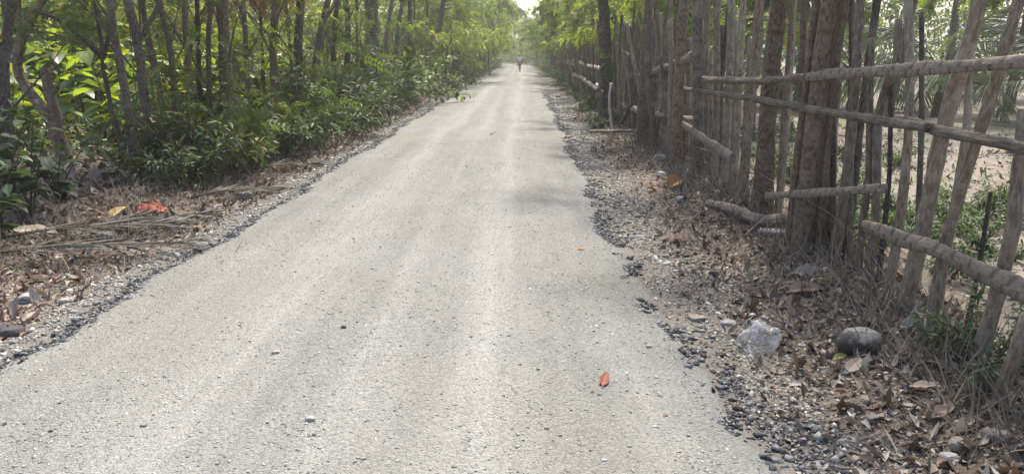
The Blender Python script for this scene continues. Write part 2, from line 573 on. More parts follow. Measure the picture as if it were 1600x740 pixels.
BLK = [(0.018, 0.018, 0.022), (0.03, 0.03, 0.038), (0.045, 0.045, 0.055), (0.07, 0.072, 0.085), (0.13, 0.135, 0.15), (0.22, 0.22, 0.22)]
for side, nn, dens in ((-1, 16000, 2.0), (1, 22000, 5.0)):
    x, y = edge_pts(nn, side, 0.15 if side > 0 else 0.10, 2.6, 34, rg, 1.9, 0.17)
    if side > 0:
        q = G(1245, 700)
        n0 = len(x)
        x = np.concatenate([x, rg.normal(q.x + 0.04, 0.12, 1700), rg.normal(G(1150, 610).x, 0.05, 500)]); y = np.concatenate([y, rg.normal(q.y, 0.25, 1700), rg.normal(G(1150, 610).y, 0.3, 500)])
    patch = 0.62 + 0.35 * np.sin(y * 1.7 + dens) * np.sin(y * 0.63 + 1.3 * dens) + 0.5 * wob(x, y, 8.0, 2.0) + 0.2 * wob(x, y, 21.0, 1.0)
    patch = np.where((y < 7.0) if side > 0 else (y < 0), patch - 0.42 + 0.5 * wob(x, y, 6.0, 7.0), patch)
    k = (patch > rg.random(len(x)) * 0.95)
    if side > 0: k[n0:] |= rg.random(len(x) - n0) < 0.75
    x, y = x[k], y[k]
    r = np.clip(rg.lognormal(math.log(0.0078), 0.6, len(x)), 0.002, 0.03) * (1 + 0.02 * y)
    me = pebbles('asphalt_crumbs', x, y, gzn(x, y), r, palette(len(x), BLK, rg, 0.3), M_TAR, rg, squash=0.55)
    tag(link('asphalt_crumbs', me), 'crumbled black asphalt lining the %s edge of the road' % ('left' if side < 0 else 'right'), 'asphalt', None, 'stuff')
for side, nn, sp in ((-1, 9000, 0.3), (1, 13000, 0.30)):
    x, y = edge_pts(nn, side, sp, 2.6, 30, rg, 1.7, 0.0)
    if side > 0:
        x = x + 0.10
        k = (y > 6.0 - 0.5 * np.sin(x * 5)) | (rg.random(len(x)) < 0.4)
        x, y = x[k], y[k]
    r = np.clip(rg.lognormal(math.log(0.009), 0.5, len(x)), 0.003, 0.03) * (1 + 0.015 * y)
    me = pebbles('shoulder_gravel', x, y, gzn(x, y), r, palette(len(x), GREY, rg, 0.2), M_STONE, rg)
    tag(link('shoulder_gravel', me), 'crushed grey stone spread along the %s shoulder' % ('left' if side < 0 else 'right'), 'gravel', None, 'stuff')

# ------------------------------------------------------------------ leaf litter
M_LITTER = mat_leaf('dry_leaf_litter', 0.12, 0.03, 0.6, (1.0, 0.85, 0.6), 0.0)
DRY = [(0.17, 0.13, 0.1), (0.22, 0.175, 0.14), (0.3, 0.255, 0.21), (0.12, 0.09, 0.07), (0.08, 0.062, 0.05), (0.19, 0.12, 0.09), (0.38, 0.345, 0.3), (0.25, 0.22, 0.18), (0.14, 0.11, 0.085)]


def litter(label, x, y, rg, size=0.06, cols=DRY, lift=0.012, cat='leaf litter'):
    n = len(x)
    P = np.stack([x, y, gz(x, y) + rg.uniform(0.002, lift, n)], 1)
    a = rg.uniform(0, 6.283, n)
    D = unit(np.stack([np.cos(a), np.sin(a), rg.normal(0.08, 0.3, n)], 1))
    N = unit(np.stack([rg.normal(0, 0.4, n), rg.normal(0, 0.4, n), np.ones(n)], 1))
    L = np.clip(rg.lognormal(math.log(size), 0.6, n), 0.012, size * 2.4)
    V, F = leaf8(P, D, N, L, L * rg.uniform(0.3, 0.62, n), rg.normal(0, 0.6, n), rg.normal(0.2, 0.45, n))
    me = mesh_np('leaf_litter', V, F, M_LITTER, np.repeat(palette(n, cols, rg, 0.2) * 0.85, 8, 0), False)
    return tag(link('leaf_litter', me), label, cat, None, 'stuff')


n = 24000
y = 2.6 + 22 * rg.random(n) ** 1.7
x = edge_r(y) + 0.18 + 1.65 * rg.random(n) ** 0.7
k = (x > edge_r(y) + 0.55 + 0.3 * np.sin(y * 0.8)) | (rg.random(n) < np.where(y < 5.5, 0.75, 0.3))
litter('brown dry leaf litter between the right shoulder and the fence', x[k], y[k], rg, 0.036)
n = 22000
y = 4.0 + 24 * rg.random(n) ** 1.4
x = edge_l(y) - 0.22 - 2.3 * rg.random(n) ** 0.8
litter('brown dry leaf litter along the left verge under the trees', x, y, rg, 0.046)
n = 260
y = 3 + 22 * rg.random(n) ** 1.4
sd_ = rg.random(n) < 0.5
x = np.where(sd_, edge_r(y) - 0.05 - np.abs(rg.normal(0, 0.5, n)), edge_l(y) + 0.05 + np.abs(rg.normal(0, 0.5, n)))
P = np.stack([x, y, rz(x, y) + 0.004], 1); a = rg.uniform(0, 6.283, n)
D = np.stack([np.cos(a), np.sin(a), np.full(n, 0.02)], 1); N = unit(rg.normal(0, 0.12, (n, 3)) + np.array([0, 0, 1.0]))
L = rg.uniform(0.012, 0.04, n)
V, F = leaf8(P, D, N, L, L * 0.5, 0.1, 0.15)
tag(link('stray_leaves', mesh_np('stray_leaves', V, F, M_LITTER, np.repeat(palette(n, DRY, rg, 0.2), 8, 0), False)), 'few tiny brown leaf bits strewn over the road surface', 'leaf litter', None, 'stuff')
n = 9000
x = rg.uniform(2.6, 8, n); y = 2.5 + 16 * rg.random(n) ** 1.3
litter('dry fallen leaves scattered on the pasture beyond the fence', x, y, rg, 0.045)
n = 8000
x = rg.uniform(-13, -5, n); y = rg.uniform(7, 24, n)
litter('dry fallen leaves on the ground behind the left tree row', x, y, rg, 0.09)


def blades(label, x, y, rg, h, cols, name='dry_grass', wd=0.006, lean=0.6):
    n = len(x)
    P = np.stack([x, y, gz(x, y) - 0.01], 1)
    D = unit(np.stack([rg.normal(0, lean, n), rg.normal(0, lean, n), np.ones(n)], 1))
    N = unit(np.cross(D, rand_dirs(n, rg)))
    L = np.clip(rg.lognormal(math.log(h), 0.4, n), 0.04, 1.0)
    V, F = leaf8(P, D, N, L, wd * rg.uniform(0.7, 1.6, n), rg.uniform(-0.1, 0.6, n), 0.1)
    me = mesh_np(name, V, F, M_LITTER, np.repeat(palette(n, cols, rg, 0.2), 8, 0), False)
    return tag(link(name, me), label, 'grass', None, 'stuff')


STRAW = [(0.22, 0.185, 0.14), (0.17, 0.145, 0.11), (0.14, 0.12, 0.09), (0.27, 0.235, 0.185)]
def flakes(label, x, y, rg, size, cols):
    n = len(x)
    P = np.stack([x, y, gzn(x, y) + rg.uniform(0.0, 0.012, n)], 1)
    a = rg.uniform(0, 6.283, n)
    D = unit(np.stack([np.cos(a), np.sin(a), rg.normal(0.03, 0.2, n)], 1))
    N = unit(np.stack([rg.normal(0, 0.4, n), rg.normal(0, 0.4, n), np.ones(n)], 1))
    L = np.clip(rg.lognormal(math.log(size), 0.5, n), 0.004, 0.05)
    V, F = leaf4(P, D, N, L, L * rg.uniform(0.15, 0.9, n), 0.15)
    return tag(link('litter_fragments', mesh_np('litter_fragments', V, F, M_LITTER, np.repeat(palette(n, cols, rg, 0.3), 4, 0), False)), label, 'leaf litter', None, 'stuff')


FLK = DRY + [(0.3, 0.28, 0.25), (0.42, 0.39, 0.35), (0.05, 0.045, 0.04), (0.06, 0.05, 0.04)]
n = 60000
y = 2.6 + 12 * rg.random(n) ** 1.6
flakes('crushed leaf fragments and dust on the right verge', edge_r(y) + 0.0 + 1.75 * rg.random(n) ** 0.9, y, rg, 0.014, FLK)
n = 40000
y = 4.2 + 14 * rg.random(n) ** 1.5
flakes('crushed leaf fragments and dust on the left verge', edge_l(y) - 0.15 - 2.0 * rg.random(n) ** 0.85, y, rg, 0.017, FLK)
y = 3.0 + 12 * rg.random(2600) ** 1.5
x = 2.35 + rg.normal(0, 0.22, 2600)
blades('dry straw coloured grass and twigs at the foot of the fence', x, y, rg, 0.22, STRAW)
y = 6 + 22 * rg.random(3200) ** 1.3
x = -4.3 + rg.normal(0, 0.45, 3200)
blades('dry grass stalks along the left verge under the shrubs', x, y, rg, 0.2, STRAW)
n = 14000
x = 3 + 22 * rg.random(n); y = 4 + 40 * rg.random(n)
blades('short dry grass of the pasture beyond the fence', x, y, rg, 0.1, [(0.26, 0.23, 0.19), (0.2, 0.175, 0.14), (0.3, 0.27, 0.23), (0.15, 0.17, 0.08), (0.18, 0.19, 0.1)], 'pasture_grass', 0.012, 1.0)

# ------------------------------------------------------------------ leaf materials and colours
M_LEAF = mat_leaf('tree_leaf', 0.5, 0.05, 0.45)
M_SHRUB = mat_leaf('shrub_leaf', 0.3, 0.035, 0.5)
M_BIG = mat_leaf('broad_leaf', 0.5, 0.06, 0.4, (1.7, 1.6, 0.4), 0.5)
M_FROND = mat_leaf('palm_leaf', 0.35, 0.1, 0.35)
GREEN = [(0.09, 0.145, 0.035), (0.07, 0.12, 0.032), (0.12, 0.175, 0.04), (0.06, 0.1, 0.03), (0.16, 0.19, 0.05)]
BRIGHT = [(0.17, 0.24, 0.04), (0.22, 0.28, 0.05), (0.12, 0.19, 0.04), (0.27, 0.31, 0.065)]  # lighter greens, sunlight on the leaves put into the colour
DARK = [(0.04, 0.075, 0.03), (0.055, 0.095, 0.038), (0.035, 0.06, 0.026), (0.07, 0.11, 0.045), (0.09, 0.12, 0.055)]
M_BARK = mat_bark('grey_brown_bark', (0.085, 0.067, 0.05), (0.2, 0.167, 0.13))
M_BARK_RED = mat_bark('reddish_bark', (0.1, 0.069, 0.05), (0.23, 0.168, 0.125), (0.3, 0.236, 0.19))
M_BARK_DARK = mat_bark('dark_bark', (0.05, 0.04, 0.034), (0.13, 0.105, 0.088), (0.2, 0.18, 0.155))
M_STEM = mat_bark('green_brown_stem', (0.07, 0.07, 0.035), (0.14, 0.13, 0.07), (0.18, 0.16, 0.1))
M_STAKE = mat_bark('weathered_stake', (0.16, 0.122, 0.088), (0.32, 0.26, 0.2), (0.42, 0.36, 0.29), 4, 4)
M_RAIL = mat_bark('weathered_rail', (0.12, 0.096, 0.076), (0.25, 0.208, 0.168), (0.34, 0.295, 0.25), 4, 2.5)
M_PALE = mat_bark('peeled_wood', (0.33, 0.29, 0.24), (0.52, 0.47, 0.4), (0.6, 0.56, 0.5), 4, 2)


t = NT('wrapped_palm_rail')
uv = t.n('ShaderNodeUVMap').outputs[0]
wv = t.n('ShaderNodeTexWave', wave_type='BANDS', bands_direction='DIAGONAL', i_Scale=1.0, i_Distortion=4.5, i_Detail=3.0)
t.l(t.mapping(uv, (0.35, 3.6, 1)), wv.inputs['Vector'])
n1 = t.noise(t.mapping(uv, (9, 14, 1)), 2.0, 5)
c = t.mix(t.ramp(wv.outputs['Fac'], [(0.02, 0.0), (0.12, 1.0)]), (0.11, 0.092, 0.078), t.ramp(n1, [(0.3, (0.13, 0.107, 0.086)), (0.7, (0.27, 0.227, 0.186))]))
t.principled(c, 0.9, t.bump(t.math('ADD', wv.outputs['Fac'], t.math('MULTIPLY', n1, 0.6)), 0.45, 0.01), 0.15)
M_WRAP = t.m


def compounds(P, D, rg, cols, rl=(0.2, 0.34), k=11, ll=0.06):
    """pinnate leaves: k leaflets on each hanging midrib"""
    n = len(P)
    L = rg.uniform(*rl, n)
    D = unit(D + np.array([0, 0, -0.35]))
    U = unit(np.cross(D, rand_dirs(n, rg)))
    S = np.cross(D, U)
    base = palette(n, cols, rg, 0.18)
    allP, allD, allN, allL, allC = [], [], [], [], []
    for j in range(k):
        tt = 0.15 + 0.85 * (j // 2 + 1) / ((k + 1) / 2)
        sg = 1 if j % 2 else -1
        if j == k - 1: sg = 0
        p = P + D * (L * min(tt, 1.0))[:, None] + np.array([0, 0, -0.25]) * (L * tt * tt)[:, None]
        d = unit(S * sg * 1.0 + D * 0.55 + np.array([0, 0, -0.25]) + rg.normal(0, 0.12, (n, 3)))
        allP.append(p); allD.append(d); allN.append(unit(U + rg.normal(0, 0.25, (n, 3))))
        allL.append(ll * rg.uniform(0.75, 1.3, n)); allC.append(base * (1 + rg.normal(0, 0.06, (n, 1))))
    P = np.concatenate(allP); D = np.concatenate(allD); N = np.concatenate(allN); L = np.concatenate(allL)
    V, F = leaf4(P, D, N, L, L * 0.5)
    return V, F, np.repeat(np.concatenate(allC), 4, 0)


def grow(seed, n_limb=5, length=3.0, up=0.9, spread=0.8, droop=0.5, r0=0.05, dens=9, cols=GREEN, ll=0.06, low=0):
    """limbs that start at the origin, and the foliage hanging on them"""
    rg = np.random.default_rng(seed)
    tb = TB(); Ps, Ds = [], []
    for i in range(n_limb):
        a = 6.283 * (i + rg.uniform(-0.3, 0.3)) / n_limb
        Ln = length * rg.uniform(0.7, 1.15)
        d = np.array([math.cos(a) * spread, math.sin(a) * spread, up * rg.uniform(0.7, 1.2)])
        d /= np.linalg.norm(d)
        pts = [np.array([0, 0, -0.15])]
        m = 7
        for s in range(m):
            d = d + rg.normal(0, 0.13, 3) + np.array([0, 0, -droop * 0.16 * (s / m) * 2])
            d /= np.linalg.norm(d)
            pts.append(pts[-1] + d * Ln / m)
        rr = r0 * np.linspace(1, 0.18, m + 1)
        tb.tube(pts, rr, 6, Ln / 12, 0.08, seed * 31 + i)
        for s in range(2, m + 1):
            for q in range(2 if s < m else 3):
                a2 = rg.uniform(0, 6.283)
                dd = unit(np.array([math.cos(a2), math.sin(a2), rg.uniform(-0.3, 0.6)]) + 0.5 * d)
                tl = rg.uniform(0.45, 1.05) * (0.6 + 0.12 * length)
                p = pts[s].copy(); tp = [p]
                for g in range(4):
                    dd = unit(dd + np.array([0, 0, -droop * 0.28]) + rg.normal(0, 0.1, 3))
                    p = p + dd * tl / 4
                    tp.append(p)
                tb.tube(tp, r0 * 0.2 * np.linspace(1, 0.3, 5), 4, None, 0, 0)
                m2 = rg.integers(max(2, dens - 3), dens + 3)
                tt = rg.uniform(0.15, 1.0, m2)
                tpa = np.array(tp)
                pp = np.stack([np.interp(tt * 4, range(5), tpa[:, j]) for j in range(3)], 1)
                Ps.append(pp); Ds.append(unit(rand_dirs(m2, rg) + 0.6 * dd))
    Ps = np.concatenate(Ps); Ds = np.concatenate(Ds)
    V, F, C = compounds(Ps, Ds, rg, cols, ll=ll)
    return tb, V, F, C


CROWNS = {}
def crown(key, **kw):
    mat_b = kw.pop('bark', M_BARK)
    tb, V, F, C = grow(**kw)
    CROWNS[key] = (tb.mesh('limbs_' + key, mat_b), mesh_np('crown_' + key, V, F, M_LEAF, C, False))


for i in range(4):
    crown('g%d' % i, seed=100 + i, n_limb=5 + i % 2, length=2.6 + 0.3 * i, up=1.0, spread=0.75, droop=0.55, dens=9, cols=GREEN)
for i in range(3):
    crown('d%d' % i, seed=120 + i, n_limb=6, length=2.9, up=0.55, spread=0.95, droop=0.95, dens=12, cols=GREEN + BRIGHT[:2], ll=0.07)
for i in range(2):
    crown('b%d' % i, seed=140 + i, n_limb=6, length=2.2, up=0.7, spread=0.9, droop=0.7, dens=13, cols=BRIGHT, ll=0.075)  # crowns look sunlit through their lighter leaf colour
for i in range(2):
    crown('s%d' % i, seed=150 + i, n_limb=4, length=2.2, up=1.3, spread=0.5, droop=0.5, dens=9, cols=GREEN + [(0.2, 0.14, 0.06)], ll=0.06)
for i in range(2):
    crown('f%d' % i, seed=160 + i, n_limb=9, length=2.9, up=0.6, spread=1.0, droop=0.85, r0=0.06, dens=17, cols=GREEN + BRIGHT[:2], ll=0.1)

crown('r0', seed=171, n_limb=5, length=1.6, up=0.6, spread=0.8, droop=0.9, dens=9, cols=[(0.22, 0.14, 0.09), (0.28, 0.19, 0.12), (0.16, 0.1, 0.07)], ll=0.07)
TREE_MESH = {}


def tree(label, path, radii, crown_key, scale=1.0, group=None, bark=None, name='tree', extra=(), seed=None, cat='tree', crown2=None):
    """path: world points from the base up; crown mounts on the last one"""
    seed = seed if seed is not None else random.randrange(10 ** 6)
    base = Vector(path[0])
    o = empty(name, base)
    tb = TB()
    P = [Vector(p) - base for p in path]
    P[0] = P[0] - Vector((0, 0, 0.12))
    R = list(radii); R[0] *= 1.25
    tb.tube(P, R, 10, 0.12, 0.09, seed)
    for (pp, rr) in extra:
        tb.tube([Vector(p) - base for p in pp], rr, 7, 0.12, 0.08, seed + 5)
    link('trunk', tb.mesh('trunk', bark or M_BARK), o)
    if crown_key:
        lm, cm = CROWNS[crown_key]
        rzv = random.uniform(0, 6.28)
        link('limbs', lm, o, P[-1], (0, 0, rzv), (scale,) * 3)
        link('crown', cm, o, P[-1], (0, 0, rzv), (scale,) * 3)
    tag(o, label, cat, group)
    return o


# leafy shoots growing straight out of the trunks
SPROUT = []
for i in range(4):
    rgs = np.random.default_rng(330 + i)
    tb = TB(); Ps, Ds = [], []
    for q in range(9):
        z0 = rgs.uniform(0.6, 3.3); a = rgs.uniform(0, 6.28)
        d = np.array([math.cos(a), math.sin(a), rgs.uniform(-0.1, 0.7)]); p = np.array([0, 0, z0]); tp = [p]
        ln = rgs.uniform(0.3, 0.85)
        for g_ in range(4):
            d = unit(d + np.array([0, 0, -0.14]) + rgs.normal(0, 0.12, 3)); p = p + d * ln / 4; tp.append(p)
        tb.tube(tp, 0.007 * np.linspace(1, 0.3, 5), 4)
        m2 = rgs.integers(4, 9); tt = rgs.uniform(0.25, 1, m2); tpa = np.array(tp)
        Ps.append(np.stack([np.interp(tt * 4, range(5), tpa[:, j]) for j in range(3)], 1)); Ds.append(unit(rand_dirs(m2, rgs) + 0.5 * d))
    V, F, C = compounds(np.concatenate(Ps), np.concatenate(Ds), rgs, GREEN + BRIGHT[:2], ll=0.066)
    SPROUT.append((tb.mesh('shoots', M_STEM), mesh_np('shoot_leaves', V, F, M_LEAF, C, False)))


def add_sprouts(o, path, k, zs=1.0):
    # lean the shoots with the trunk
    P = [Vector(p) - Vector(path[0]) for p in path]
    top = next((p for p in P if p.z > 2.4), P[-1])
    d = top.normalized()
    rot = d.to_track_quat('Z', 'Y').to_euler()
    for nm, me in zip(('shoots', 'shoot_leaves'), SPROUT[k % 4]):
        so = link(nm, me, o, (0, 0, 0), rot, (1, 1, zs)); so['kind'] = 'stuff'


# shared straight-ish trunks for copied trees
TRUNKS = []
for i in range(6):
    rgt = np.random.default_rng(300 + i)
    pts = [np.array([0, 0, -0.12])]
    for k in range(7):
        pts.append(pts[-1] + np.array([rgt.normal(0, 0.05), rgt.normal(0, 0.05), 0.46]))
    r = (0.055 + 0.014 * i) * np.linspace(1.15, 0.62, 8)
    TRUNKS.append((TB().tube(pts, r, 9, 0.14, 0.09, i).mesh('trunk', [M_BARK, M_BARK_DARK, M_BARK_RED][i % 3]), Vector(pts[-1])))


def tree_copy(label, x, y, ti, crown_key, s=1.0, cs=1.0, group=None, name='tree', cat='tree'):
    o = empty(name, (x, y, float(gz(x, y))), random.uniform(0, 6.28))
    tm, top = TRUNKS[ti]
    link('trunk', tm, o, None, None, (s ** 0.5 * 1.0, s ** 0.5, s))
    lm, cm = CROWNS[crown_key]
    p = Vector((top.x * s ** 0.5, top.y * s ** 0.5, top.z * s))
    r = (0, 0, random.uniform(0, 6.28))
    link('limbs', lm, o, p, r, (cs,) * 3)
    link('crown', cm, o, p, r, (cs,) * 3)
    return tag(o, label, cat, group)


ORD = ['first', 'second', 'third', 'fourth', 'fifth', 'sixth', 'seventh', 'eighth', 'ninth', 'tenth', 'eleventh', 'twelfth', 'thirteenth', 'fourteenth', 'fifteenth', 'sixteenth', 'seventeenth', 'eighteenth', 'nineteenth', 'twentieth', 'twenty-first', 'twenty-second', 'twenty-third', 'twenty-fourth', 'twenty-fifth', 'twenty-sixth', 'twenty-seventh', 'twenty-eighth', 'twenty-ninth', 'thirtieth']

# ------------------------------------------------------------------ left tree row (traced trunks)
GL = 'slender trees of the left row'


def left_trunk(label, pix, X, wpx, key, scale=1.0, bark=None, zt=3.6, extra=(), group=GL):
    """pix: photo points from low to high; the foot is set where the trunk's own line meets the ground"""
    u0, v0 = pix[0]
    foot = at(u0, 80 + 1.8 * (820 - u0) / abs(X), 0)
    foot.z = float(gz(foot.x, foot.y))
    Y = foot.y
    pts = [foot] + [at_y(u, v, Y) for u, v in pix[1:]]
    dd = pts[-1] - pts[-2]
    while pts[-1].z < zt:
        dd = dd.normalized() * 0.5 + Vector((random.uniform(-0.05, 0.05), random.uniform(-0.06, 0.06), 0.12))
        pts.append(pts[-1] + dd)
    depth = Y / math.cos(PITCH)
    r = wpx * 0.74 * depth / 2400.0
    n = len(pts)
    tw = []
    for q in range(3):
        k0 = random.uniform(1.0, 2.6)
        p = None
        for a_, b_ in zip(pts[:-1], pts[1:]):
            if a_.z <= k0 <= b_.z: p = a_.lerp(b_, (k0 - a_.z) / (b_.z - a_.z))
        if p is None: continue
        an = random.uniform(0, 6.28); d = Vector((math.cos(an) * 0.55, math.sin(an) * 0.55, 0.8)); pp = [p]
        for k in range(5):
            d = (d.normalized() + Vector((random.uniform(-0.25, 0.25), random.uniform(-0.25, 0.25), random.uniform(-0.1, 0.2)))).normalized()
            pp.append(pp[-1] + d * random.uniform(0.2, 0.36))
        rt_ = min(r * 0.42, 0.03) * random.uniform(0.5, 1)
        tw.append((pp, [rt_ * (1 - 0.16 * k) for k in range(6)]))
    ex = tw + [([at_y(u, v, Y + dy) for (u, v, dy) in e], [max(r * f * (1 - 0.6 * i / max(1, len(e) - 1)), 0.006) for i in range(len(e))]) for e, f in extra]
    o = tree(label, pts, [r * (1.08 - 0.4 * i / (n - 1)) for i in range(n)], key, scale, group, bark, extra=ex)
    if u0 > 240: add_sprouts(o, pts, random.randrange(4), random.uniform(0.85, 1.1))
    return o


left_trunk('slim straight grey trunk leaning left at the edge of the footpath', [(215, 289), (205, 200), (190, 110), (178, 55), (172, 0)], -5.2, 17, 's0', 1.0, None, 3.4,
           [([(180, 62, 0), (168, 25, 0.1), (150, 0, 0.2)], 0.4)])
left_trunk('grey trunk forking in a Y beside the footpath', [(238, 286), (230, 200), (219, 95), (214, 58), (203, 15), (190, -30)], -5.25, 19, 's1', 1.0, None, 3.4,
           [([(215, 66, 0), (232, 40, 0.05), (252, 0, 0.1), (262, -40, 0.2)], 0.65)])
left_trunk('leaning brown trunk behind the forked tree', [(268, 236), (252, 150), (234, 72), (226, 30), (220, 0)], -6.0, 14, 'g0', 0.9, M_BARK_RED)
left_trunk('thin brown trunk with a crooked top right of the forked tree', [(272, 270), (273, 160), (267, 75), (256, 40), (250, 0)], -5.3, 12, 's0', 0.9)
left_trunk('thin upright trunk with a loop of dead branch at its side', [(301, 260), (300, 180), (293, 90), (289, 30), (290, 0)], -5.2, 13, 's1', 0.9, M_BARK_RED, 3.4,
           [([(300, 150, 0), (288, 152, -0.1), (276, 140, -0.1), (270, 128, -0.1)], 0.4)])
left_trunk('very thin dark stem left of the thick red trunk', [(313, 255), (312, 150), (309, 60), (308, 0)], -5.4, 10, 's0', 0.8, M_BARK_DARK)
left_trunk('thin reddish stem touching the thick red trunk', [(330, 250), (327, 150), (325, 60), (331, 0)], -5.3, 11, 's1', 0.8, M_BARK_RED)
left_trunk('thick straight reddish brown trunk, stoutest of the near left row', [(354, 243), (353, 120), (350, 60), (347, 0)], -5.1, 26, 'g1', 1.0, M_BARK_RED)
left_trunk('thin crooked trunk just right of the thick red trunk', [(389, 230), (388, 140), (384, 70), (380, 0)], -5.3, 11, 's1', 0.9)
left_trunk('thinnest stem between two brown trunks', [(411, 225), (412, 140), (409, 60), (405, 0)], -5.5, 8, 'r0', 0.8, M_BARK_DARK, 2.75)
left_trunk('brown trunk with peeling bark above the yellow hanging leaves', [(431, 215), (430, 145), (426, 70), (432, 0)], -5.1, 17, 'g2', 0.9, M_BARK_RED)
left_trunk('stout dark trunk with three stems at its foot', [(467, 205), (465, 150), (466, 60), (470, 0)], -5.1, 19, 'g3', 0.9, M_BARK_DARK, 3.6,
           [([(462, 190, 0), (456, 110, 0.1), (450, 40, 0.1), (446, -10, 0.1)], 0.5)])
left_trunk('grey trunk leaning right next to the stout dark trunk', [(487, 198), (489, 135), (498, 60), (513, 0)], -5.2, 14, 'g0', 0.9)
left_trunk('slim straight trunk midway along the left row', [(521, 187), (521, 100), (523, 35), (528, 0)], -5.3, 11, 's1', 1.0, M_BARK_DARK)
left_trunk('dark trunk with a branch sweeping up to the left', [(542, 178), (542, 110), (544, 40), (540, 0)], -5.1, 13, 'g1', 0.9, M_BARK_DARK, 3.6,
           [([(543, 65, 0), (532, 50, 0.1), (525, 25, 0.1), (520, -20, 0.1)], 0.5)])
left_trunk('very slim stem left of the thickest far trunk', [(559, 173), (558, 90), (557, 0)], -5.3, 7, 's0', 1.0)
left_trunk('thickest trunk of the left row, broad and grey, farther along', [(584, 162), (582, 80), (580, 0)], -5.1, 31, 'g3', 1.1, M_BARK)
left_trunk('slim trunk leaning right beside the thickest far trunk', [(600, 158), (603, 60), (613, 0)], -5.2, 10, 'g2', 0.9, M_BARK_RED)
left_trunk('second slim trunk leaning right beyond the thickest trunk', [(617, 152), (620, 60), (629, 0)], -5.1, 10, 'g0', 0.9)
left_trunk('upright slim trunk before the left row turns to foliage', [(641, 146), (641, 60), (640, 0)], -5.1, 12, 'g1', 0.9, M_BARK_DARK)

# the leaning cut tree and the dark tree at the left border
Y0 = G(102, 262).y
f0 = G(102, 262)
px = lambda u, v, dy=0.0: at_y(u, v, Y0 + dy)
tree('leaning dark tree with a sawn off second stem near the left border', [f0, px(94, 214), px(72, 175), px(48, 147), px(24, 110), px(33, 55), px(55, 18), px(78, -15), px(90, -70)],
     [0.11, 0.1, 0.08, 0.075, 0.07, 0.07, 0.06, 0.05, 0.04], 's1', 0.9, None, M_BARK_RED,
     extra=[([px(100, 245), px(92, 205), px(84, 172), px(76, 135), px(69, 106)], [0.085, 0.08, 0.075, 0.072, 0.07]),
            ([px(34, 52), px(28, 20), px(30, -20)], [0.05, 0.045, 0.035]),
            ([px(50, 24), px(70, 22, -0.2), px(100, 15, -0.3), px(118, 5, -0.3)], [0.02, 0.016, 0.012, 0.006]),
            ([px(40, 52), px(70, 48, -0.2), px(110, 62, -0.3), px(150, 72, -0.4), px(172, 88, -0.4)], [0.018, 0.016, 0.013, 0.01, 0.006])])
left_trunk('dark trunk cut by the left border of the picture', [(14, 330), (10, 200), (6, 100), (14, 30), (22, 0)], -5.9, 20, 's0', 1.0, M_BARK_DARK, 3.4,
           [([(8, 130, 0), (-4, 60, 0.1), (-8, 0, 0.1)], 0.6)], None)

# procedural remainder of the left row
yv = 36.0
k = 0
while yv < 112:
    x = (-5.0 if yv < 42 else -4.6) + random.uniform(-0.4, 0.3) + float(bend(yv))
    lab = ('%s hazy tree of the left row beyond the traced slim trunks' % ORD[k]).replace('traced ', '') if k < 12 else 'distant hazy tree closing the far left side of the road'
    key = ['g1', 'd0', 'f0', 'b0', 'd1', 'f1', 'b1', 'f0'][k % 8] if yv < 50 else ['f0', 'f1', 'b1'][k % 3]
    tree_copy(lab, x, yv, k % 6, key, (random.uniform(0.6, 0.85) if k % 2 else random.uniform(1.25, 1.65)), (random.uniform(0.95, 1.15) if k % 2 else random.uniform(1.15, 1.4)) + max(0, yv - 60) / 160, 'far trees of the left row')
    yv += random.uniform(1.5, 2.3) * (1 if yv < 60 else 1.4)
    k += 1
# low bright trees leaning over the verge, about 36 m off
for lab, u, Y, s, cs, key in (('bright yellow-green tree leaning over the left verge beside the road', 690, 33.0, 0.62, 0.85, 'b0'),
                              ('second bright green tree arching over the left verge, nearer the rider of the road gap', 735, 43.0, 0.7, 1.0, 'b1'),
                              ('pale green bushy tree on the left verge just before the sky gap', 765, 58.0, 0.8, 1.05, 'b0')):
    p = at_y(u, 80, Y)
    tree_copy(lab.replace(', nearer the rider of the road gap', ' farther on'), p.x, Y, 1, key, s, cs, 'bright trees over the left verge')

SAPL = []
for i in range(6):
    SAPL.append((12.0 + 3.6 * i + random.uniform(-0.6, 0.6), -5.9 - 0.8 * (i % 3) + random.uniform(-0.3, 0.3)))
for k, (yv, x) in enumerate(SAPL):
    tree_copy('%s leafy sapling behind the left trunks counting from the footpath' % ORD[k], x, yv, k % 3, ['g0', 's1', 'b0', 'g2', 's0'][k % 5], random.uniform(0.5, 0.72), random.uniform(0.5, 0.7), 'leafy saplings behind the left trunks', 'sapling')

# ------------------------------------------------------------------ right: fence trees
GR = 'trees growing in the fence line'


def right_trunk(label, pix, wpx, key, scale=1.0, bark=None, zt=3.0, extra=(), X=None):
    f = G(*pix[0])
    Y = f.y
    pts = [f] + [at_y(u, v, Y) for u, v in pix[1:]]
    dd = pts[-1] - pts[-2]
    while pts[-1].z < zt:
        dd = dd.normalized() * 0.5 + Vector((random.uniform(-0.04, 0.04), random.uniform(-0.04, 0.04), 0.1))
        pts.append(pts[-1] + dd)
    r = wpx * Y / 2400.0
    n = len(pts)
    ex = [([at_y(u, v, Y + dy) for (u, v, dy) in e], [r * f_ * (1 - 0.25 * i / max(1, len(e) - 1)) for i in range(len(e))]) for e, f_ in extra]
    return tree(label, pts, [r * (1.08 - 0.25 * i / (n - 1)) for i in range(n)], key, scale, GR, bark, extra=ex)


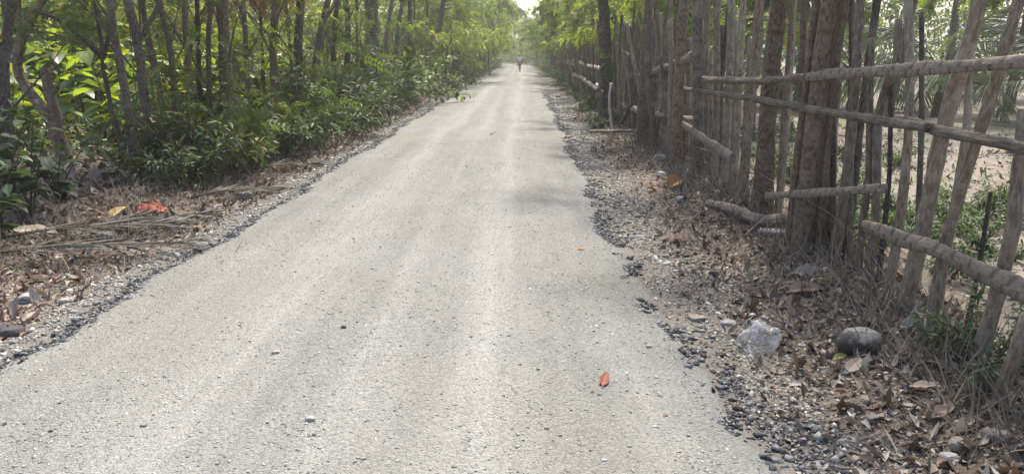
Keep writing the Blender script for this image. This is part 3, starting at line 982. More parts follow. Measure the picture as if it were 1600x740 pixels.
right_trunk('thick ribbed trunk of three fused stems standing in the fence', [(1252, 392), (1265, 250), (1280, 120), (1297, 0)], 27, 's0', 1.0, M_BARK_RED, 3.2,
            [([(1232, 385, 0.05), (1246, 250, 0.1), (1262, 120, 0.1), (1275, 0, 0.1), (1290, -90, 0.1)], 0.55),
             ([(1276, 396, -0.05), (1290, 260, -0.05), (1304, 120, -0.05), (1322, 0, -0.05), (1338, -90, 0)], 0.45)])
right_trunk('thick dark straight trunk in the fence behind the ribbed trunk', [(1190, 340), (1197, 220), (1206, 100), (1217, 0)], 27, 's1', 1.0, M_BARK_RED, 3.4)
right_trunk('grey brown trunk in the fence where the diagonal plank begins', [(1092, 278), (1091, 200), (1090, 100), (1090, 0)], 17, 's0', 1.0, M_BARK, 3.4)
right_trunk('stout reddish trunk behind the pole junction in the fence', [(1003, 226), (1005, 150), (1009, 60), (1014, 0)], 15, 's0', 0.7, M_BARK_RED, 2.9)
right_trunk('dark trunk rising into foliage behind the pale leaning stick', [(948, 182), (946, 90), (943, 0)], 18, 'd1', 0.7, M_BARK_DARK, 3.2)
right_trunk('short brown trunk between the junction and the diagonal plank', [(1056, 258), (1060, 150), (1066, 30), (1070, 0)], 16, 's1', 0.8, M_BARK_RED, 3.2)
yv, k = 17.0, 0
while yv < 112:
    x = 3.3 + random.uniform(-0.2, 0.4) + float(bend(yv)) + 0.7 * max(0, 1 - (yv - 17) / 30)
    lab = '%s foliage tree of the fence row counting away from the dark trunk' % ORD[k] if k < 10 else 'distant hazy tree closing the far right side of the road'
    key = ['f0', 'd1', 'f1', 'b1', 'd0', 'f0'][k % 6] if yv < 45 else ['f0', 'f1', 'b1'][k % 3]
    tree_copy(lab, x, yv, k % 6, key, (random.uniform(0.68, 0.85) if k % 2 else random.uniform(1.1, 1.6)), random.uniform(0.9, 1.05) + max(0, yv - 60) / 200, 'leafy trees of the right row')
    yv += random.uniform(2.0, 3.0) * (1 if yv < 50 else 1.5)
    k += 1
for k, (lab, x, yv, ti, key, s_, cs) in enumerate((('tree on the pasture behind the dark fence trunk', 4.9, 17.0, 5, 'g2', 1.1, 1.2),
        ('tree on the pasture farther back above the middle rail', 8.6, 18.5, 3, 'g3', 1.2, 1.3), ('tree added to shade the pasture, behind the young palms', 13.5, 22.0, 5, 'f0', 1.2, 1.3),
        ('tree added to shade the pasture, between fence trunks far back', 6.8, 25.0, 5, 'f1', 1.1, 1.3))):
    tree_copy(lab, x, yv, ti, key, s_, cs, 'trees on the pasture')  # last two are added for the shade they cast on the pasture
# trees behind the bend that close the end of the road
for k, (x, yv, s, cs) in enumerate(((-2.5, 124, 0.4, 1.3), (0.0, 117, 0.35, 1.1), (2.6, 112, 0.5, 1.6), (-5.5, 132, 0.45, 1.6), (0.2, 128, 0.4, 1.3), (5.5, 118, 0.7, 2.0), (-9, 138, 0.6, 2.0), (3, 130, 0.6, 2.0), (-2, 134, 0.4, 1.4), (1.2, 120, 0.3, 1.1))):
    tree_copy('pale hazy tree closing the view at the end of the road', x, yv, k % 6, ['f0', 'b0', 'f1', 'b1'][k % 4], s, cs, 'trees at the end of the road')

# ------------------------------------------------------------------ fence
FX = 2.42
fence = empty('stake_fence', (FX, 8.0, 0.05))
tag(fence, 'rustic fence of upright wooden stakes and lashed horizontal poles along the right verge', 'fence')
FB = Vector((FX, 8.0, 0.05))


def stake(pix, wpx, X=FX, top=2.5, bark=None):
    pts = [at_x(u, v, X) for u, v in pix]          # from the top down
    g = float(gz(pts[-1].x, pts[-1].y)) - 0.1
    d = (pts[-1] - pts[-2]).normalized()
    if pts[-1].z > g and d.z < -0.2:
        pts.append(pts[-1] + d * ((pts[-1].z - g) / -d.z))
    if pix[0][1] <= 2:
        d = (pts[0] - pts[1]).normalized()
        d = (d + Vector((0, 0, 0.4))).normalized()
        if pts[0].z < top: pts.insert(0, pts[0] + d * ((top - pts[0].z) / d.z))
    pts = pts[::-1]
    depth = pts[len(pts) // 2].y
    r = wpx * depth / 2400.0
    n = len(pts)
    tb = TB().tube([p - FB for p in pts], [r * (1.1 - 0.3 * i / (n - 1)) for i in range(n)], 9, 0.07, 0.07, random.randrange(10 ** 6), 1.0, random.choice([None, 0.33, 0.4]))
    link('stake', tb.mesh('stake', bark or M_STAKE), fence)


for pix, wpx, X in (
        ([(1602, 170), (1585, 350), (1548, 500), (1515, 600)], 25, 2.40),
        ([(1606, 490), (1580, 570), (1548, 655)], 24, 2.28),
        ([(1592, 0), (1558, 123), (1522, 231), (1476, 380), (1452, 535)], 19, 2.46),
        ([(1532, 0), (1511, 82), (1496, 123), (1470, 215), (1440, 370), (1408, 502)], 25, 2.46),
        ([(1514, 100), (1511, 205), (1497, 287), (1482, 380)], 13, 2.56),
        ([(1419, 0), (1422, 128), (1417, 256), (1404, 359), (1385, 480)], 15, 2.50),
        ([(1404, 30), (1403, 97), (1386, 130), (1370, 190), (1369, 340), (1352, 470)], 14, 2.60),
        ([(1362, 60), (1359, 160), (1357, 287), (1344, 380), (1338, 465)], 12, 2.56),
        ([(1344, 0), (1337, 123), (1322, 287), (1307, 380), (1302, 430)], 16, 2.50),
        ([(1120, 0), (1120, 140), (1116, 290)], 11, 2.46),
        ([(1143, 0), (1138, 150), (1131, 300)], 12, 2.46),
        ([(1161, 0), (1154, 150), (1146, 310)], 11, 2.46),
        ([(1186, 0), (1174, 150), (1165, 270), (1157, 335)], 12, 2.46),
        ([(1240, 0), (1228, 200), (1214, 350)], 12, 2.56),
        ([(1105, 0), (1104, 140), (1103, 275)], 8, 2.5),
        ([(1078, 60), (1076, 160), (1073, 262)], 9, 2.46),
        ([(1045, 40), (1042, 140), (1040, 245)], 12, 2.42),
        ([(1030, 20), (1028, 130), (1026, 238)], 11, 2.42),
        ([(988, 50), (986, 130), (984, 215)], 9, 2.40),
        ([(976, 40), (975, 120), (974, 205)], 9, 2.40),
        ([(964, 90), (964, 140), (966, 200)], 9, 2.36),
        ):
    stake(pix, wpx, X)
# thinner saplings wedged between the near stakes
for pix, wpx, X in (([(1548, 300), (1530, 420), (1500, 560)], 8, 2.62), ([(1440, 20), (1440, 200), (1430, 470)], 9, 2.75), ([(1288, 130), (1290, 280), (1276, 420)], 9, 2.6),
                    ([(1392, 130), (1390, 280), (1368, 480)], 8, 2.62), ([(1330, 200), (1318, 340), (1300, 440)], 8, 2.62)):
    stake(pix, wpx, X, bark=M_BARK_DARK)

for pix, wpx, X in (([(1128, 40), (1127, 160), (1124, 300)], 8, 2.6), ([(1150, 30), (1149, 160), (1140, 305)], 7, 2.62), ([(1172, 60), (1166, 200), (1152, 320)], 8, 2.6), ([(1110, 80), (1112, 180), (1110, 285)], 8, 2.6),
                    ([(1084, 60), (1085, 170), (1083, 268)], 8, 2.6), ([(1068, 90), (1067, 170), (1064, 258)], 7, 2.56), ([(1050, 60), (1050, 150), (1049, 250)], 8, 2.5), ([(1020, 60), (1020, 150), (1018, 235)], 9, 2.5), ([(996, 40), (996, 120), (994, 220)], 8, 2.5)):
    stake(pix, wpx, X, bark=random.choice([M_STAKE, M_BARK]))
for q in range(17):
    u0 = random.uniform(1000, 1330); X = random.uniform(2.5, 2.72)
    v0 = 80 + 1.8 * (u0 - 820) / X
    ln = random.uniform(-0.03, 0.1) * (v0 - 20)
    stake([(u0 + ln + 0.03 * v0, 0 if random.random() < 0.6 else random.uniform(20, 110)), (u0 + ln * 0.5 + random.uniform(-3, 3) + 0.012 * v0, v0 * 0.5), (u0, v0)], random.uniform(5, 8) * (1 + (u0 - 1000) / 500), X, bark=random.choice([M_STAKE, M_BARK, M_BARK_RED]))
FAR_ST = []
for i in range(8):
    rgs = np.random.default_rng(500 + i)
    pts = [np.array([0, 0, -0.15])]
    dx, dy = rgs.normal(0, 0.035, 2)
    for k in range(5):
        pts.append(pts[-1] + np.array([dx + rgs.normal(0, 0.02), dy + rgs.normal(0, 0.02), 0.46 + 0.03 * (i % 4)]))
    FAR_ST.append(TB().tube(pts, rgs.uniform(0.03, 0.055) * np.linspace(1.1, 0.75, 6), 7, 0.12, 0.08, i).mesh('stake', [M_STAKE, M_STAKE, M_BARK_RED, M_BARK][i % 4]))
yv = 11.2
ns = 0
while yv < 62:
    x = FX + random.uniform(-0.12, 0.14) - 0.006 * (yv - 11)
    link('stake', FAR_ST[ns % 8], fence, Vector((x, yv, float(gz(x, yv)))) - FB, (random.uniform(-0.05, 0.05), random.uniform(-0.06, 0.06), random.uniform(0, 6.28)), (1, 1, random.uniform(0.72, 1.05)))
    yv += random.uniform(0.13, 0.26) * (1 + 0.012 * (yv - 11))
    ns += 1


def rail(pix, wpx, X=2.34, mat=None, knot=None, name='rail', flat=1.0):
    pts = [at_x(u, v, X if not isinstance(X, (list, tuple)) else X[i]) for i, (u, v) in enumerate(pix)]
    rr = [wd * p.y / 2400.0 / flat for wd, p in zip(wpx, pts)]
    tb = TB().tube([p - FB + Vector((random.uniform(-0.01, 0.01), 0, 0)) for p in pts], [r_ * random.uniform(0.85, 1.1) for r_ in rr], 14, 0.035, 0.17, random.randrange(10 ** 6), flat, knot)
    link(name, tb.mesh(name, mat or M_RAIL), fence)


rail([(1090, 124), (1180, 127), (1262, 121)], [10, 11, 11], 2.31)
rail([(1222, 125), (1300, 116), (1420, 109), (1507, 103), (1640, 95)], [13, 16, 19, 20, 23], 2.30, M_WRAP, None, 'rail', 2.2)
rail([(1000, 120), (1075, 140), (1165, 152), (1310, 178), (1448, 200)], [6, 8, 10, 13, 15], 2.29, M_RAIL, None, 'rail', 1.6)
rail([(1415, 188), (1460, 203), (1530, 217), (1650, 241)], [14, 16, 18, 21], 2.32, M_RAIL, None, 'rail', 1.6)
rail([(974, 165), (1000, 173), (1035, 181), (1090, 187)], [8, 9, 9, 9], 2.32)
rail([(1068, 194), (1100, 218), (1145, 248)], [11, 15, 20], 2.26, M_WRAP, None, 'rail', 2.2)
rail([(998, 121), (1040, 106), (1082, 89)], [11, 13, 15], [2.34, 2.28, 2.24], M_WRAP, None, 'rail', 1.4)
rail([(1196, 306), (1300, 300), (1384, 294)], [11, 13, 15], 2.27, M_WRAP, None, 'rail', 2.2)
rail([(1350, 353), (1466, 391), (1516, 417), (1640, 476)], [24, 28, 31, 40], 2.35, M_WRAP, None, 'rail', 2.2)
rail([(884, 97), (900, 95), (920, 103), (940, 107)], [4, 4, 5, 5], 2.2, M_PALE)
rail([(858, 96), (880, 97), (898, 101)], [3, 3, 3], 2.15, M_PALE)
rail([(880, 88), (892, 84), (905, 86)], [4, 4, 4], 2.15)
rail([(896, 116), (912, 124), (934, 141)], [6, 7, 6], 2.05, M_RAIL)
rail([(932, 132), (938, 136), (942, 143)], [4, 4, 4], 2.0, M_PALE)
rail([(985, 165), (975, 185), (965, 205)], [5, 6, 6], 2.25)
# slack fence wires
for pix in ([(1040, 236), (1130, 262), (1250, 318), (1400, 400), (1600, 470)], [(1030, 210), (1150, 250), (1290, 330), (1430, 440)]):
    rail(pix, [1.2] * len(pix), 2.3, M_STAKE, None, 'wire')

# loose sticks and wood by the fence
def stick(label, pts, radii, mat, cat='stick', name='stick', sides=8, knot=None, rough=0.06, flat=1.0):
    b = Vector(pts[0])
    me = TB().tube([Vector(p) - b for p in pts], radii, sides, 0.05, rough, random.randrange(10 ** 6), flat, knot).mesh(name, mat)
    o = link(name, me, None, b)
    return tag(o, label, cat)


ps = G(957, 206)
stick('pale peeled stick leaning upright against the fence', [ps, at_y(953, 175, ps.y + 0.05), at_y(952, 148, ps.y + 0.15), at_y(955, 130, ps.y + 0.25)], [0.036, 0.032, 0.03, 0.028], M_PALE)
a, b = G(922, 209), G(988, 208)
stick('straight grey pole lying on the litter below the pale stick', [a + Vector((0, 0, 0.05)), (a + b) / 2 + Vector((0, 0, 0.05)), b + Vector((0, 0, 0.05))], [0.035, 0.034, 0.03], M_RAIL)
a, b = G(1108, 322), G(1190, 358)
stick('thick weathered log lying against the foot of the fence', [a + Vector((0, 0, 0.03)), a.lerp(b, 0.4) + Vector((0, 0, 0.06)), b + Vector((0, 0, 0.07)), G(1252, 354) + Vector((0, 0, 0.1))], [0.05, 0.06, 0.062, 0.055], M_RAIL, 'log', 'log', 10, None, 0.14)
a, b = G(1100, 350), G(1152, 346)
stick('thin black twig lying on the gravel before the log', [a + Vector((0, 0, 0.015)), a.lerp(b, 0.5) + Vector((0, 0, 0.025)), b + Vector((0, 0, 0.02))], [0.009, 0.01, 0.006], M_BARK_DARK, 'twig', 'twig', 6)
a, b = G(860, 134), G(892, 133)
stick('pale stick lying across the far right shoulder', [a + Vector((0, 0, 0.05)), b + Vector((0, 0, 0.08))], [0.05, 0.05], M_PALE)

# ------------------------------------------------------------------ stones
from mathutils import noise as mnoise
STONE_TINT = {}


def mat_rock(name, a, b):
    t = NT(name)
    tc = t.n('ShaderNodeTexCoord').outputs['Object']
    n1 = t.noise(tc, 9, 5); n2 = t.noise(tc, 70, 4)
    c = t.mix(0.5, t.ramp(n1, [(0.3, a), (0.7, b)]), t.ramp(n2, [(0.3, 0.6), (0.7, 1.3)]), 'MULTIPLY')
    t.principled(c, 0.92, t.bump(t.math('ADD', n1, n2), 0.5, 0.015), 0.15)
    return t.m


M_ROCK = mat_rock('grey_rock', (0.24, 0.23, 0.215), (0.4, 0.385, 0.36))
M_ROCKB = mat_rock('brown_rock', (0.17, 0.145, 0.125), (0.3, 0.265, 0.235))
M_ROCKD = mat_rock('dark_rock', (0.05, 0.048, 0.048), (0.12, 0.115, 0.11))


def stone_mesh(name, sx, sy, sz_, mat, seed, sub=2, rough=0.28):
    import bmesh
    bm = bmesh.new()
    bmesh.ops.create_icosphere(bm, subdivisions=sub + 1, radius=1.0)
    for v in bm.verts:
        p = v.co.copy()
        n1 = mnoise.noise(p * 1.1 + Vector((seed * 3.7, seed, 1)))
        n2 = mnoise.noise(p * 2.7 + Vector((seed, 2, seed * 1.7)))
        q = p * (1 + rough * n1 + rough * 0.45 * n2)
        for ax, lim in ((0, 0.82), (1, 0.8), (2, 0.72)):     # facets
            q[ax] = max(-lim, min(lim, q[ax]))
        v.co = Vector((q.x * sx, q.y * sy, q.z * sz_))
    me = bpy.data.meshes.new(name)
    bm.to_mesh(me); bm.free()
    me.materials.append(mat)
    for p in me.polygons: p.use_smooth = True
    return me


def stone(label, u, v, wpx, mat, hr=0.5, rz_=0.0, name='stone', cat='stone', dr=0.7, sink=0.25):
    g = G(u, v)
    s = wpx * g.y / 2400.0
    o = link(name, stone_mesh(name, s, s * dr, s * hr, mat, random.randrange(100)), None, (g.x, g.y, g.z + s * hr * (0.72 - sink)), (0, 0, rz_))
    return tag(o, label, cat)


stone('small dark edged stone alone on the near road, largest of the loose ones', 485, 656, 19, M_ROCK, 0.6)
stone('flat pale pebble on the road left of centre', 431, 551, 15, M_ROCK, 0.5, 0.4)
stone('small dark pebble on the road near the centre', 537, 512, 10, M_ROCKD, 0.7)
stone('pale pebble on the road near the right black edge', 1014, 542, 12, M_ROCK, 0.6)
stone('tiny brown clod low on the left of the road', 224, 665, 13, M_ROCKB, 0.5)
stone('smooth grey stone left of the plastic bag', 1137, 508, 31, M_ROCK, 0.45, 0.2)
stone('dull olive stone half sunk in the shoulder above the grey stone', 1090, 500, 36, M_ROCKB, 0.35, 0.3)
stone('rounded grey stone at the bottom right under the last stakes', 1556, 685, 50, M_ROCKB, 0.55, 0.1)
stone('angular brown stone in the litter at bottom right', 1496, 697, 42, M_ROCKB, 0.55, 0.7)
stone('low grey stone by the bottom border among the leaves', 1482, 716, 34, M_ROCK, 0.5, 0.2)
stone('pale rounded stone in the litter below the coconut', 1362, 657, 30, M_ROCKB, 0.6, 0.3)
stone('dark stone half buried above the pale rounded stone', 1352, 628, 28, M_ROCKB, 0.6, 0.9)
stone('large grey stone at the road end of the dry fronds', 165, 373, 30, M_ROCK, 0.6, 0.2)
stone('pale stone on the left verge near the border', 46, 470, 40, M_ROCK, 0.5, 0.1)
stone('grey broken slab at the left road edge with black rim', 20, 522, 46, M_ROCKD, 0.45, 0.2)
stone('pale angular stone beside the blue tinted crumbs on the left', 105, 474, 26, M_ROCK, 0.6, 0.5)
stone('small pale stone on the brown left verge', 143, 393, 20, M_ROCK, 0.55, 0.2)
stone('grey stone against the left road edge halfway up', 386, 308, 24, M_ROCK, 0.6, 0.1)
stone('pale stone on the left verge beneath the orange cloth', 288, 357, 14, M_ROCK, 0.6)
stone('whitish rock among the litter beside the orange curled leaf', 1030, 252, 22, M_ROCK, 0.8, 0.3)
stone('small whitish stone on the shoulder below the orange leaf', 1064, 314, 20, M_ROCK, 0.6, 0.5)
stone('far pale stone on the right shoulder near the person', 872, 152, 9, M_ROCK, 0.6)
stone('pale boulder on the far left verge beyond the dry grass', 705, 138, 22, M_ROCK, 0.7, 0.2)
stone('flat whitish slab lying under the fence, upper of two', 1222, 350, 70, M_ROCK, 0.12, 0.05, 'stone_slab', 'slab', 0.45, 0.0)
stone('flat whitish slab lying under the fence, lower of two', 1218, 367, 80, M_ROCK, 0.14, -0.05, 'stone_slab', 'slab', 0.45, 0.0)

# ------------------------------------------------------------------ sheets: cloth, bag, large leaves
def crumple(name, sx, sy, h, mat, seed, res=18, folds=2.6, solid=0.003):
    V = []; rgc = np.random.default_rng(seed)
    for j in range(res + 1):
        for i in range(res + 1):
            a, b_ = i / res * 2 - 1, j / res * 2 - 1
            ed = 1 + 0.22 * mnoise.noise(Vector((a * 1.8, b_ * 1.8, seed)))
            x, y = a * sx * ed * (1 - 0.15 * b_ * b_), b_ * sy * ed * (1 - 0.15 * a * a)
            q = Vector((a * folds, b_ * folds, seed * 1.3))
            z = h * (0.25 + 0.75 * (1 - max(abs(a), abs(b_)) ** 2)) * (0.55 + 0.9 * abs(mnoise.noise(q)) * 1.6 + 0.4 * mnoise.noise(q * 2.7))
            x += 0.12 * sx * mnoise.noise(q + Vector((9, 0, 0))); y += 0.12 * sy * mnoise.noise(q + Vector((0, 9, 0)))
            V.append((x, y, max(z, 0.002)))
    F = [(j * (res + 1) + i, j * (res + 1) + i + 1, (j + 1) * (res + 1) + i + 1, (j + 1) * (res + 1) + i) for j in range(res) for i in range(res)]
    return mesh_np(name, V, F, mat, None, True)


M_ORANGE = mat_simple('orange_cloth', (0.4, 0.125, 0.08), 0.9, 0.4, 20, 0.4)
g = G(236, 330)
tag(link('crumpled_cloth', crumple('crumpled_cloth', 0.19, 0.11, 0.085, M_ORANGE, 3, 30, 1.7), None, g, (0, 0, -0.2)), 'crumpled orange cloth lying on the left verge litter', 'cloth')
M_PINK = mat_simple('pinkish_husk', (0.25, 0.165, 0.135), 0.9, 0.4, 20, 0.5)
g = G(1056, 376)
tag(link('rag', crumple('rag', 0.13, 0.09, 0.08, M_PINK, 8, 18, 2.2), None, g, (0, 0, 0.1)), 'pinkish brown crumpled rag on the right gravel shoulder', 'rag')
t = NT('clear_plastic')
tc = t.n('ShaderNodeTexCoord').outputs['Object']
pb = t.principled((0.62, 0.63, 0.64), 0.1, t.bump(t.noise(t.mapping(tc, (55, 55, 14)), 1.0, 4), 0.7, 0.02), 0.8)
tr = t.n('ShaderNodeBsdfTransparent'); mx = t.n('ShaderNodeMixShader')
fr = t.ramp(t.noise(tc, 9, 3), [(0.35, 0.12), (0.65, 0.5)])
t.l(fr, mx.inputs[0]); t.l(tr.outputs[0], mx.inputs[1]); t.l(pb.outputs[0], mx.inputs[2]); t.l(mx.outputs[0], t.out.inputs['Surface'])
M_BAG = t.m


def bag_mesh(name, sx, sy, sz_, mat, seed):
    import bmesh
    bm = bmesh.new()
    bmesh.ops.create_icosphere(bm, subdivisions=5, radius=1.0)
    for v in bm.verts:
        p = v.co.copy()
        q = p * 1.6 + Vector((seed, seed * 2, 0))
        an = math.atan2(p.y, p.x)
        f = 1 + 0.3 * mnoise.noise(q) + 0.16 * abs(mnoise.noise(q * 2.4)) + (0.10 * math.sin(9 * an + 5 * mnoise.noise(q * 1.5)) + 0.06 * math.sin(17 * an + 4 * mnoise.noise(q * 2))) * (0.35 + 0.65 * max(p.z, 0)) - 0.3 * max(0, p.z - 0.75)
        v.co = Vector((p.x * sx * f, p.y * sy * f, max(p.z * sz_ * f, -0.25 * sz_)))
    me = bpy.data.meshes.new(name); bm.to_mesh(me); bm.free()
    me.materials.append(mat)
    for p in me.polygons: p.use_smooth = True
    return me


g = G(1184, 545)
tag(link('plastic_bag', bag_mesh('plastic_bag', 0.11, 0.095, 0.15, M_BAG, 4), None, g + Vector((0, 0, 0.03)), (0.1, 0.25, 0.3)), 'crumpled clear plastic bag on the right verge beside the grey stone', 'plastic bag')
g = G(1032, 275)
tag(link('plastic_scrap', bag_mesh('plastic_scrap', 0.07, 0.06, 0.05, M_BAG, 9), None, g + Vector((0, 0, 0.02))), 'small whitish plastic scrap in the litter left of the orange leaf', 'plastic scrap')

# coconut husk
import bmesh
t = NT('old_coconut')
tc = t.n('ShaderNodeTexCoord').outputs['Object']
fib = t.noise(t.mapping(tc, (190, 190, 22)), 1.0, 5)
sz3 = t.n('ShaderNodeSeparateXYZ'); t.l(tc, sz3.inputs[0])
n2 = t.math('ADD', t.math('MULTIPLY', sz3.outputs['Z'], 3.0), t.noise(tc, 14, 4))
c = t.mix(t.ramp(n2, [(0.3, 0.0), (0.5, 1.0)]), t.ramp(fib, [(0.3, (0.035, 0.032, 0.03)), (0.7, (0.08, 0.075, 0.07))]), t.ramp(fib, [(0.3, (0.17, 0.16, 0.15)), (0.7, (0.34, 0.325, 0.305))]))
t.principled(c, 0.9, t.bump(fib, 0.7, 0.01), 0.2)
bm = bmesh.new()
bmesh.ops.create_uvsphere(bm, u_segments=32, v_segments=20, radius=1.0)
for v in bm.verts:
    p = v.co.copy()
    a = math.atan2(p.y, p.x)
    rr = 1 + 0.07 * math.cos(3 * a) + 0.12 * mnoise.noise(p * 2.2) + 0.05 * mnoise.noise(p * 7)
    crack = 0.10 * max(0, 1 - abs(p.x * 0.4 + p.z - 0.25) / 0.1) * (1 if p.y < 0.3 else 0)
    v.co = Vector((p.x * 0.098 * rr, p.y * 0.098 * rr, p.z * 0.125 * (1 + 0.08 * p.z))) * (1 - crack)
me = bpy.data.meshes.new('coconut'); bm.to_mesh(me); bm.free(); me.materials.append(t.m)
for p in me.polygons: p.use_smooth = True
g = G(1338, 545)
tag(link('coconut', me, None, g + Vector((0, 0, 0.045)), (0, math.radians(82), math.radians(12)), (0.86, 0.95, 1.12)), 'old blackened grey coconut lying in the litter below the fence', 'coconut')


def big_leaf_mesh(name, L, W, mat, col, seed, droop=0.35, cup=0.25, nseg=9, wavy=0.05, pointed=1.0, petiole=0.08):
    rows = []
    nw = 4
    V, C = [], []
    rgl = np.random.default_rng(seed)
    ph = rgl.random() * 6
    for i in range(nseg + 1):
        tt = i / nseg
        wv = W * 0.5 * (math.sin(math.pi * min(1, tt ** 0.75)) ** 0.8 if 0 < tt < 1 else 0.0) + 0.002
        x = L * (petiole + tt) - 0.15 * L * droop * tt * tt
        zc = -droop * L * tt * tt
        for j in range(-nw, nw + 1):
            s = j / nw
            z = zc + cup * abs(s) * wv + wavy * L * 0.3 * math.sin(tt * 14 + ph) * abs(s)
            V.append((x, s * wv, z)); C.append(np.array(col) * (1.25 if j == 0 else 1.0))
    # petiole strip
    m = 2 * nw + 1
    F = [(i * m + j, i * m + j + 1, (i + 1) * m + j + 1, (i + 1) * m + j) for i in range(nseg) for j in range(m - 1)]
    b = len(V)
    for x, hw in ((0, 0.006), (L * petiole + 0.01, 0.005)):
        for yv_ in (-hw, hw):
            V.append((x, yv_, 0.0)); C.append(np.array(col) * 1.2)
    F.append((b, b + 2, b + 3, b + 1))
    return mesh_np(name, V, F, mat, np.array(C), True)


def ground_leaf(label, u, v, lpx, col, rz_=0.0, tilt=0.0, roll=0.0, wr=0.45, droop=-0.2, cup=0.5, name='dry_leaf', mat=None, lift=0.02):
    g = G(u, v)
    L = lpx * g.y / 1200.0
    me = big_leaf_mesh(name, L, L * wr, mat or M_LITTER, col, random.randrange(99), droop, cup, 9, 0.06)
    o = link(name, me, None, g + Vector((0, 0, lift)), (roll, tilt, rz_))
    return tag(o, label, 'leaf')


ground_leaf('orange red curled leaf lying alone on the near road', 941, 606, 50, (0.2, 0.075, 0.052), 1.35, 0, 0.15, 0.3, -0.08, 0.6, lift=0.006)
ground_leaf('tiny orange leaf on the road higher up near the right edge', 901, 390, 14, (0.45, 0.2, 0.09), 0.5, lift=0.004)
ground_leaf('small reddish leaf on the far middle of the road', 763, 211, 11, (0.35, 0.16, 0.1), 0.2, lift=0.004, droop=-0.5)
ground_leaf('large tan dried leaf lying over the dry fronds at left', 18, 374, 82, (0.36, 0.3, 0.24), -0.15, 0, 0.25, 0.32, 0.05, 0.3, lift=0.10)
ground_leaf('yellowish dry leaf propped up on the left verge', 170, 352, 32, (0.45, 0.35, 0.16), 0.8, -0.7, 0.3, 0.6, 0.2, 0.4, lift=0.06)
ground_leaf('orange brown curled leaf at the foot of the fence', 1040, 296, 34, (0.38, 0.2, 0.11), 0.25, -0.5, 0.9, 0.55, 0.5, 1.3, lift=0.03)
ground_leaf('second smaller orange leaf beside the curled orange one', 1028, 300, 20, (0.34, 0.16, 0.1), 2.4, -0.1, 0.2, 0.6, 0.1, 0.7)
ground_leaf('broad brown leaf with a yellow half under the slabs', 1228, 462, 62, (0.24, 0.17, 0.12), 0.05, -0.15, 0.35, 0.42, 0.1, 0.6, lift=0.03)
ground_leaf('pale tan leaf curled on top of the broad brown leaf', 1262, 452, 40, (0.5, 0.42, 0.25), 0.15, -0.1, -0.3, 0.35, 0.1, 0.6, lift=0.06)
ground_leaf('grey dried leaf standing on edge above the coconut', 1234, 432, 62, (0.34, 0.29, 0.25), -0.1, -0.05, 0.7, 0.4, 0.1, 0.4, lift=0.03)
ground_leaf('olive yellow leaf lying below the coconut', 1302, 566, 28, (0.3, 0.28, 0.1), 0.5, 0, 0.2, 0.45)
ground_leaf('pale brown broad leaf in the litter left of the bottom stake', 1322, 590, 40, (0.36, 0.28, 0.22), 0.7, -0.2, 0.2, 0.55, lift=0.03)
ground_leaf('tan curled leaf right of the pale brown broad leaf', 1420, 610, 40, (0.38, 0.3, 0.22), -0.6, -0.1, 0.2, 0.5, lift=0.03)
ground_leaf('brown dry leaf near the bottom border under the fence', 1440, 660, 52, (0.27, 0.19, 0.14), 0.2, -0.1, 0.3, 0.45, lift=0.03)

# ------------------------------------------------------------------ fallen palm fronds
def frond_mesh(name, L, nl, ll, cols, mat, rg, droop=0.6, flat=False, wd=0.035, hang=0.55):
    """one coconut frond along +X: rachis strip and leaflets"""
    t_ = np.linspace(0.18, 1.0, nl)
    def rp(tt):
        if flat: return np.stack([L * tt, 0.05 * L * tt * tt, 0.05 + 0.03 * np.sin(tt * 5)], 1)
        return np.stack([L * tt * (1 - 0.25 * droop * tt), np.zeros_like(tt), 0.35 * L * tt - droop * L * tt * tt], 1)
    tt = np.repeat(t_, 2)
    sg = np.tile([1.0, -1.0], nl)
    P = rp(tt)
    Tn = unit(rp(tt + 0.01) - rp(tt - 0.01))
    side = np.stack([np.zeros_like(tt), sg, np.zeros_like(tt)], 1)
    n = len(tt)
    if flat:
        D = unit(side * rg.uniform(0.4, 1.0, (n, 1)) + Tn * 1.1 + np.stack([np.zeros(n), rg.normal(0, 0.12, n), rg.normal(-0.02, 0.05, n)], 1))
        dr = rg.normal(0.04, 0.06, n)
    else:
        D = unit(side * 0.9 + Tn * 0.75 + np.array([0, 0, -hang]) + rg.normal(0, 0.08, (n, 3)))
        dr = rg.uniform(0.25, 0.5, n)
    N = unit(np.cross(np.cross(D, np.array([0, 0, 1.0])), D) + rg.normal(0, 0.25, (n, 3)))
    Lf = ll * np.sin(np.pi * (0.12 + 0.8 * tt)) ** 0.6 * rg.uniform(0.8, 1.15, n)
    V, F = leaf8(P, D, N, Lf, np.full(n, wd), dr, 0.25, (0.25, 0.7), (1.0, 0.8))
    return mesh_np(name, V, F, mat, np.repeat(palette(n, cols, rg, 0.15), 8, 0), False), rp


def frond_rachis(name, rp, r0, mat):
    pts = rp(np.linspace(0, 1, 9))
    return TB().tube(pts, r0 * np.linspace(1, 0.15, 9), 6, None, 0.03, 1).mesh(name, mat)


